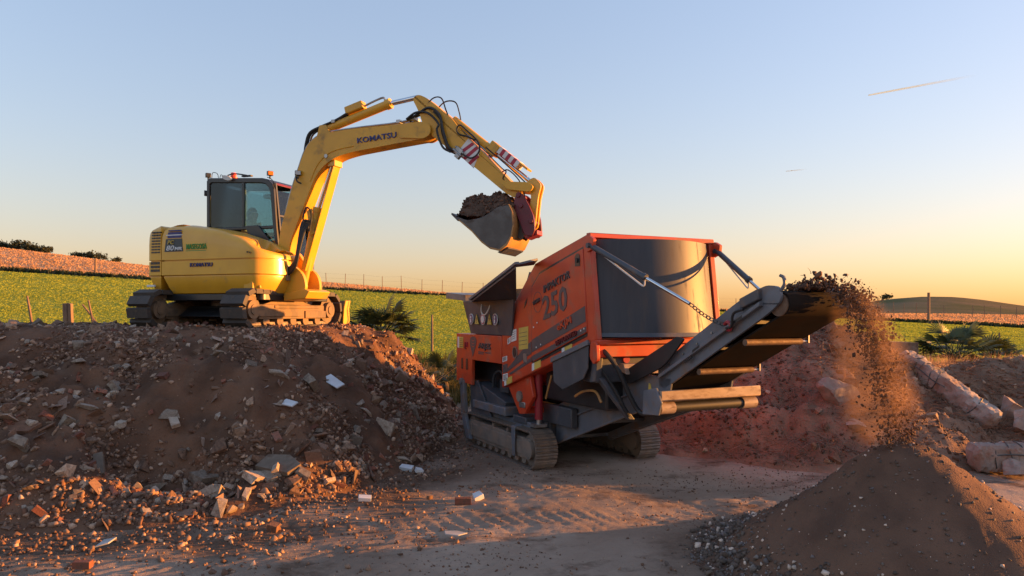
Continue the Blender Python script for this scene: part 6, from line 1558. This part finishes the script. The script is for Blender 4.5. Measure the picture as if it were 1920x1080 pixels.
# ------------------------------------------------------------------ dwarf fan palms
def fan_leaf(seed):
    rs = random.Random(seed); mb = MB()
    mb.tube([(0, 0, 0), (.02, 0, .30), (.06, 0, .52)], [.012, .009, .007], 5, 3)
    n_ = 15
    for k in range(n_):
        a = math.radians(-78 + 156 * k / (n_ - 1)); ln = (.42 + rs.uniform(-.05, .05)) * (1 - .25 * abs(k / (n_ - 1) - .5))
        d = Vector((.25, math.sin(a), math.cos(a))).normalized(); s_ = Vector((0, math.cos(a), -math.sin(a)))
        b0 = Vector((.06, 0, .52)); m0 = b0 + d * ln * .55; t0 = b0 + d * ln + Vector((.05, 0, -.05))
        w_ = .017
        mb.add([b0 - s_ * .004, b0 + s_ * .004, m0 + s_ * w_, m0 - s_ * w_ + Vector((.012, 0, 0)), t0], [(0, 1, 2, 3), (3, 2, 4)])
    return mb.mesh('frond', MATS['leaf_palm'], False)
FANS = [fan_leaf(s) for s in range(4)]
def palm(loc, size, n, label, seed, th=.3):
    rs = random.Random(seed)
    e = empty('fan_palm', loc); tag(e, label, 'palm', 'dwarf fan palms round the yard')
    mb = MB(); mb.tube([(0, 0, -.1), (.04, 0, th * .5), (.0, .02, th + .1)], [.13 * size, .11 * size, .07 * size], 9, 3); mb.build('trunk', MATS['bark'], e)
    for k in range(n):
        o = link('frond', FANS[k % 4], e)
        az = rs.uniform(0, 2 * math.pi); tl = rs.uniform(.1, 1.25) if k % 3 else rs.uniform(.9, 1.5); s_ = size * rs.uniform(.75, 1.15)
        o.matrix_local = Matrix.Translation((rs.gauss(0, .10) * size, rs.gauss(0, .10) * size, th)) @ Matrix.Rotation(az, 4, 'Z') @ Matrix.Rotation(tl, 4, 'Y') @ Matrix.Scale(s_, 4)
def gp(px, Yd, dz=0):
    x = (px - 960) / 1390 * Yd; return (x, Yd, float(terrain(x, Yd)) + dz)
palm(gp(712, 17.6), 1.15, 60, 'spiky fan palm standing against the field just behind the mound end', 1, 1.5)
palm(gp(770, 16.4), .8, 30, 'low fan palm clump between the mound foot and the crusher hopper', 2, .55)
palm(gp(832, 18.2), .9, 28, 'dark fan palm clump beside the crusher rear housing', 3, .4)
palm(gp(1785, 20.0), 1.15, 46, 'big dark fan palm behind the tall dry grass and sloping pillar', 4, .85)
palm(gp(1858, 20.6), 1.0, 34, 'smaller fan palm next to the big dark one beside the fence post', 5, .6)
palm(gp(1452, 16.4), 1.0, 38, 'fan palm showing just under the conveyor end behind the heap', 6, 1.1)
palm(gp(1400, 16.0), .95, 32, 'fan palm half hidden by the conveyor belt and heap', 7, .6)
palm(gp(1545, 16.6), .8, 26, 'fan palm on the back of the heap behind the falling soil', 8, 1.1)
# ------------------------------------------------------------------ bushes on the far edges
def bush(loc, rx, rz, seed, label, group, n=420, leaf=.16):
    rs = np.random.default_rng(seed)
    e = empty('bush', loc); tag(e, label, 'bush', group)
    mb = MB()
    for k in range(4):
        a = rs.random() * 6.28; mb.tube([(0, 0, -.1), (math.cos(a) * rx * .2, math.sin(a) * rx * .2, rz * .5), (math.cos(a) * rx * .45, math.sin(a) * rx * .45, rz * 1.0)], [.05 * rx, .035 * rx, .015 * rx], 5, 2)
    mb.build('trunk', MATS['bark'], e)
    cl = rs.normal(0, 1, (9, 3)); cl /= np.linalg.norm(cl, axis=1)[:, None]; cl *= rs.uniform(.35, .72, (9, 1)); cl[:, 2] = np.abs(cl[:, 2])
    c_ = cl[rs.integers(0, 9, n)] + rs.normal(0, .20, (n, 3))
    c_ = c_ * np.array([rx, rx, rz]) + np.array([0, 0, rz * .45]); c_[:, 2] = np.maximum(c_[:, 2], .05)
    d1 = rs.normal(0, 1, (n, 3)); d1 /= np.linalg.norm(d1, axis=1)[:, None]; d2 = np.cross(d1, rs.normal(0, 1, (n, 3))); d2 /= np.linalg.norm(d2, axis=1)[:, None]
    s_ = leaf * rx * rs.uniform(.5, 1.2, (n, 1))
    Vv = np.stack([c_ - d1 * s_, c_ + d2 * s_ * .5, c_ + d1 * s_, c_ - d2 * s_ * .5], 1).reshape(-1, 3)
    Fq = np.arange(n * 4).reshape(-1, 4)
    link('crown', bulk_mesh('crown', Vv, Fq, MATS['leaf_bush'], {'rnd': np.repeat(rs.random(n), 4)}), e)
row = ((12, 139, 2.6, 'leftmost'), (50, 138, 2.9, 'second'), (82, 137, 2.2, 'third'), (112, 137, 2.4, 'fourth'), (132, 138, 1.9, 'fifth'), (205, 136, 1.5, 'sixth'), (228, 136, 2.3, 'seventh'), (263, 137, 2.0, 'eighth'), (290, 137, 1.9, 'ninth'), (332, 137, 1.6, 'tenth'))
LEFTB = [(5, 2.3, 'first'), (33, 3.0, 'second'), (58, 2.5, 'third'), (70, 2.2, 'fourth'), (87, 2.4, 'fifth'), (146, 2.0, 'sixth'), (163, 2.2, 'seventh'), (186, 2.2, 'eighth'), (217, 1.7, 'last')]
for k, (px, r, w_) in enumerate(LEFTB):
    bush(gp(px, 141, .1), r * .72, r * .55, 300 + k, 'rounded dark bush on the skyline, %s counting from the photo edge' % w_, 'bushes on the far skyline')
for k, (px, py, Yd, r, lb) in enumerate(((1664, 574, 330, 3.4, 'low dark bush by the fence on the far hill'), (1784, 569, 360, 2.2, 'single dark bush near the top of the far hill'), (1626, 566, 340, .9, 'tiny shrub on the far hill skyline'), (168, 505, 96, .9, 'dark shrub beside the lone post in the far dry strip'), (120, 505, 95, 1.0, 'dark boulder like shrub at the dry strip foot'), (85, 503, 95, .8, 'smallest dark shrub at the dry strip foot'))):
    bush(gp(px, Yd, -.1), r, r * .6, 400 + k, lb, 'bushes on the far slopes', 260)
# dark bank of scrub where the green field ends
P_ = []
xx = np.arange(-75, 70, .16); yy = 91.8 - 1.2 * perlin2(xx * .11, np.full_like(xx, 91.5) * .11, 51) + RNG.normal(0, .35, len(xx))
P_ = np.column_stack([xx, yy, terrain(xx, yy)]); P_ = np.repeat(P_, 3, 0) + RNG.normal(0, .15, (len(P_) * 3, 3)) * [1, 1, 0]
o = blades('scrub_bank', P_, .42, .16, 'leaf_bush', 3, .5, None, 'dark strip of scrub along the far end of the green field', np.interp(P_[:, 0], [-70, -30, 0, 40, 70], [1.5, 1.1, .7, .8, 1.2]))
# ------------------------------------------------------------------ fences, stakes, far posts
def fence(name, label, pts, post_h, post_r, wires, mat='wood', mesh_step=None):
    e = empty(name, pts[0]); tag(e, label, 'fence')
    o0 = Vector(pts[0])
    rs = random.Random(len(pts))
    tops = []
    for p in pts:
        p = Vector(p) - o0; h = post_h * rs.uniform(.92, 1.08); l_ = Vector((rs.uniform(-.04, .04), rs.uniform(-.04, .04), 0)) * h
        mb = MB(); mb.cyl(p - Vector((0, 0, .1)), p + Vector((0, 0, h)) + l_, post_r, post_r * .85, n=7); mb.build('post', MATS[mat], e); tops.append((p, l_, h))
    for f in wires:
        mb = MB(); mb.tube([p + l_ * f + Vector((0, 0, h * f)) for p, l_, h in tops], .006 if post_r < .06 else .012, 4, 0); mb.build('wire', MATS['wire'], e)
    if mesh_step:
        mb = MB()
        for (p, l_, h), (q, m_, g) in zip(tops[:-1], tops[1:]):
            k = int((q - p).length / mesh_step)
            for i in range(1, k): 
                b_ = p.lerp(q, i / k); mb.cyl(b_ + Vector((0, 0, .05)), b_ + Vector((0, 0, h * .9)), .0035, n=3, cap=False)
        o = mb.build('wire_mesh', MATS['wire'], e); o['kind'] = 'stuff'
fence('wire_fence', 'wire mesh fence on thin posts between the debris bank and the green field', [gp(1335, 27), gp(1500, 26.4), gp(1746, 25.2), gp(1870, 24.8), gp(2010, 24.2)], 1.35, .028, (.15, .4, .65, .92), 'wood', .16)
fence('post_fence', 'far post and wire fence along the dry strip behind the boom foot', [gp(px, 112) for px in (578, 612, 647, 682, 717, 753, 791, 829, 866, 905, 950, 1000)], 2.3, .05, (.35, .65, .95))
fence('post_fence', 'far post fence crossing the foot of the low hill', [gp(px, 120) for px in (1340, 1380, 1422, 1470, 1520, 1570, 1618, 1637, 1656, 1676, 1695, 1718, 1770, 1824, 1846, 1876, 1906, 1935)], 2.1, .055, (.35, .65, .95))
for px, Yd, h_, r_, lb in ((1741, 104, 4.0, .20, 'thick tall wooden pole in the fence line under the far hill'), (179, 97, 2.6, .14, 'lone dark wooden post in the far dry strip beside the shrub')):
    p = gp(px, Yd, -.1); mb = MB(); mb.cyl((0, 0, 0), (.02, 0, h_), r_, r_ * .9, n=9); o = mb.build('wooden_post', MATS['wood'], None, loc=p); tag(o, lb, 'post')
for px, py0, py1, Yd, dx, r_, lb in ((61, 555, 602, 16.5, -.03, .030, 'thin wooden stake near the photo edge behind the mound'), (176, 563, 604, 16.5, -.03, .026, 'thin wooden stake, nearer the double post of the two close together'), (189, 571, 606, 16.8, -.10, .026, 'leaning thin stake next to an upright one behind the mound'), (810, 590, 645, 26.0, 0, .045, 'single wooden fence stake in the field between palm and hopper')):
    b_ = at(px, py1 + 14, Yd); t_ = at(px, py0, Yd); h_ = t_.z - b_.z
    mb = MB(); mb.cyl((0, 0, 0), (dx * 2, 0, h_ * .55), r_, r_ * .92, n=7); mb.cyl((dx * 2, 0, h_ * .55), (dx * 4.2, .01, h_), r_ * .92, r_ * .7, n=7); o = mb.build('wooden_stake', MATS['wood'], None, loc=b_); tag(o, lb, 'stake')
b_ = at(128, 622, 15.8); e = empty('wooden_post', b_); tag(e, 'short double wooden post standing behind the mound crest', 'post')
MB().hexa([(-.08, -.05, 0), (.01, -.05, 0), (.01, .05, 0), (-.08, .05, 0)], [(-.10, -.05, .60), (-.005, -.05, .61), (-.005, .05, .61), (-.10, .05, .60)]).build('plank', MATS['wood'], e, .008)
MB().hexa([(.015, -.04, 0), (.10, -.04, 0), (.10, .05, 0), (.015, .05, 0)], [(.0, -.04, .61), (.075, -.04, .60), (.075, .05, .60), (.0, .05, .61)]).build('plank', MATS['wood'], e, .008)
# ------------------------------------------------------------------ vapour trails high in the sky
tm = bpy.data.materials.new('vapour'); tm.use_nodes = True
nt = tm.node_tree; nt.nodes.remove(nt.nodes['Principled BSDF'])
df = node(nt, 'ShaderNodeBsdfDiffuse'); df.inputs['Color'].default_value = (.70, .90, 1, 1)  # whiter high-altitude light put into the colour: bluish to offset the orange sun
tl = node(nt, 'ShaderNodeBsdfTranslucent'); tl.inputs['Color'].default_value = (.70, .90, 1, 1)
tr = node(nt, 'ShaderNodeBsdfTransparent')
m0 = node(nt, 'ShaderNodeMixShader'); m0.inputs['Fac'].default_value = .35; nt.links.new(df.outputs[0], m0.inputs[1]); nt.links.new(tl.outputs[0], m0.inputs[2])
tcn = node(nt, 'ShaderNodeTexCoord'); sx_ = node(nt, 'ShaderNodeSeparateXYZ'); nt.links.new(tcn.outputs['Object'], sx_.inputs[0])
fr_ = node(nt, 'ShaderNodeMapRange', interpolation_type='SMOOTHSTEP'); fr_.inputs['From Min'].default_value = 1.0; fr_.inputs['From Max'].default_value = 0.0; fr_.inputs['To Min'].default_value = 0.0; fr_.inputs['To Max'].default_value = 0.8
nt.links.new(sx_.outputs['X'], fr_.inputs['Value'])
m1 = node(nt, 'ShaderNodeMixShader'); nt.links.new(fr_.outputs['Result'], m1.inputs['Fac']); nt.links.new(tr.outputs[0], m1.inputs[1]); nt.links.new(m0.outputs[0], m1.inputs[2]); nt.links.new(m1.outputs[0], nt.nodes['Material Output'].inputs['Surface'])
def contrail(p0, p1, r, label):
    # a flattened streak of ice vapour, its broad side turned to the low sun
    d = p1 - p0; Lc = d.length; dn_ = d.normalized()
    nrm = (sun_dir + Vector((-.2, -1, -.35)).normalized()).normalized(); nrm = (nrm - dn_ * nrm.dot(dn_)).normalized(); sd_ = nrm.cross(dn_)
    mb = MB(); mb.tube([(0, 0, 0), (.03, 0, 0), (.5, 0, 0), (1, 0, 0)], [.25, .8, 1.1, 1.4], 10, 4)
    o = mb.build('contrail', tm, None)
    R = Matrix((dn_, sd_, nrm)).transposed().to_4x4()
    o.matrix_world = Matrix.Translation(p0) @ R @ Matrix.Diagonal((Lc, r, r * .18, 1)); tag(o, label, 'contrail')
contrail(at(1631, 178, 6000), at(1840, 139, 6600), 8.0, 'thin bright white vapour trail high over the far hill')
contrail(at(1474, 321, 7000), at(1516, 317, 7100), 4.0, 'faint short wisp of vapour lower in the sky')
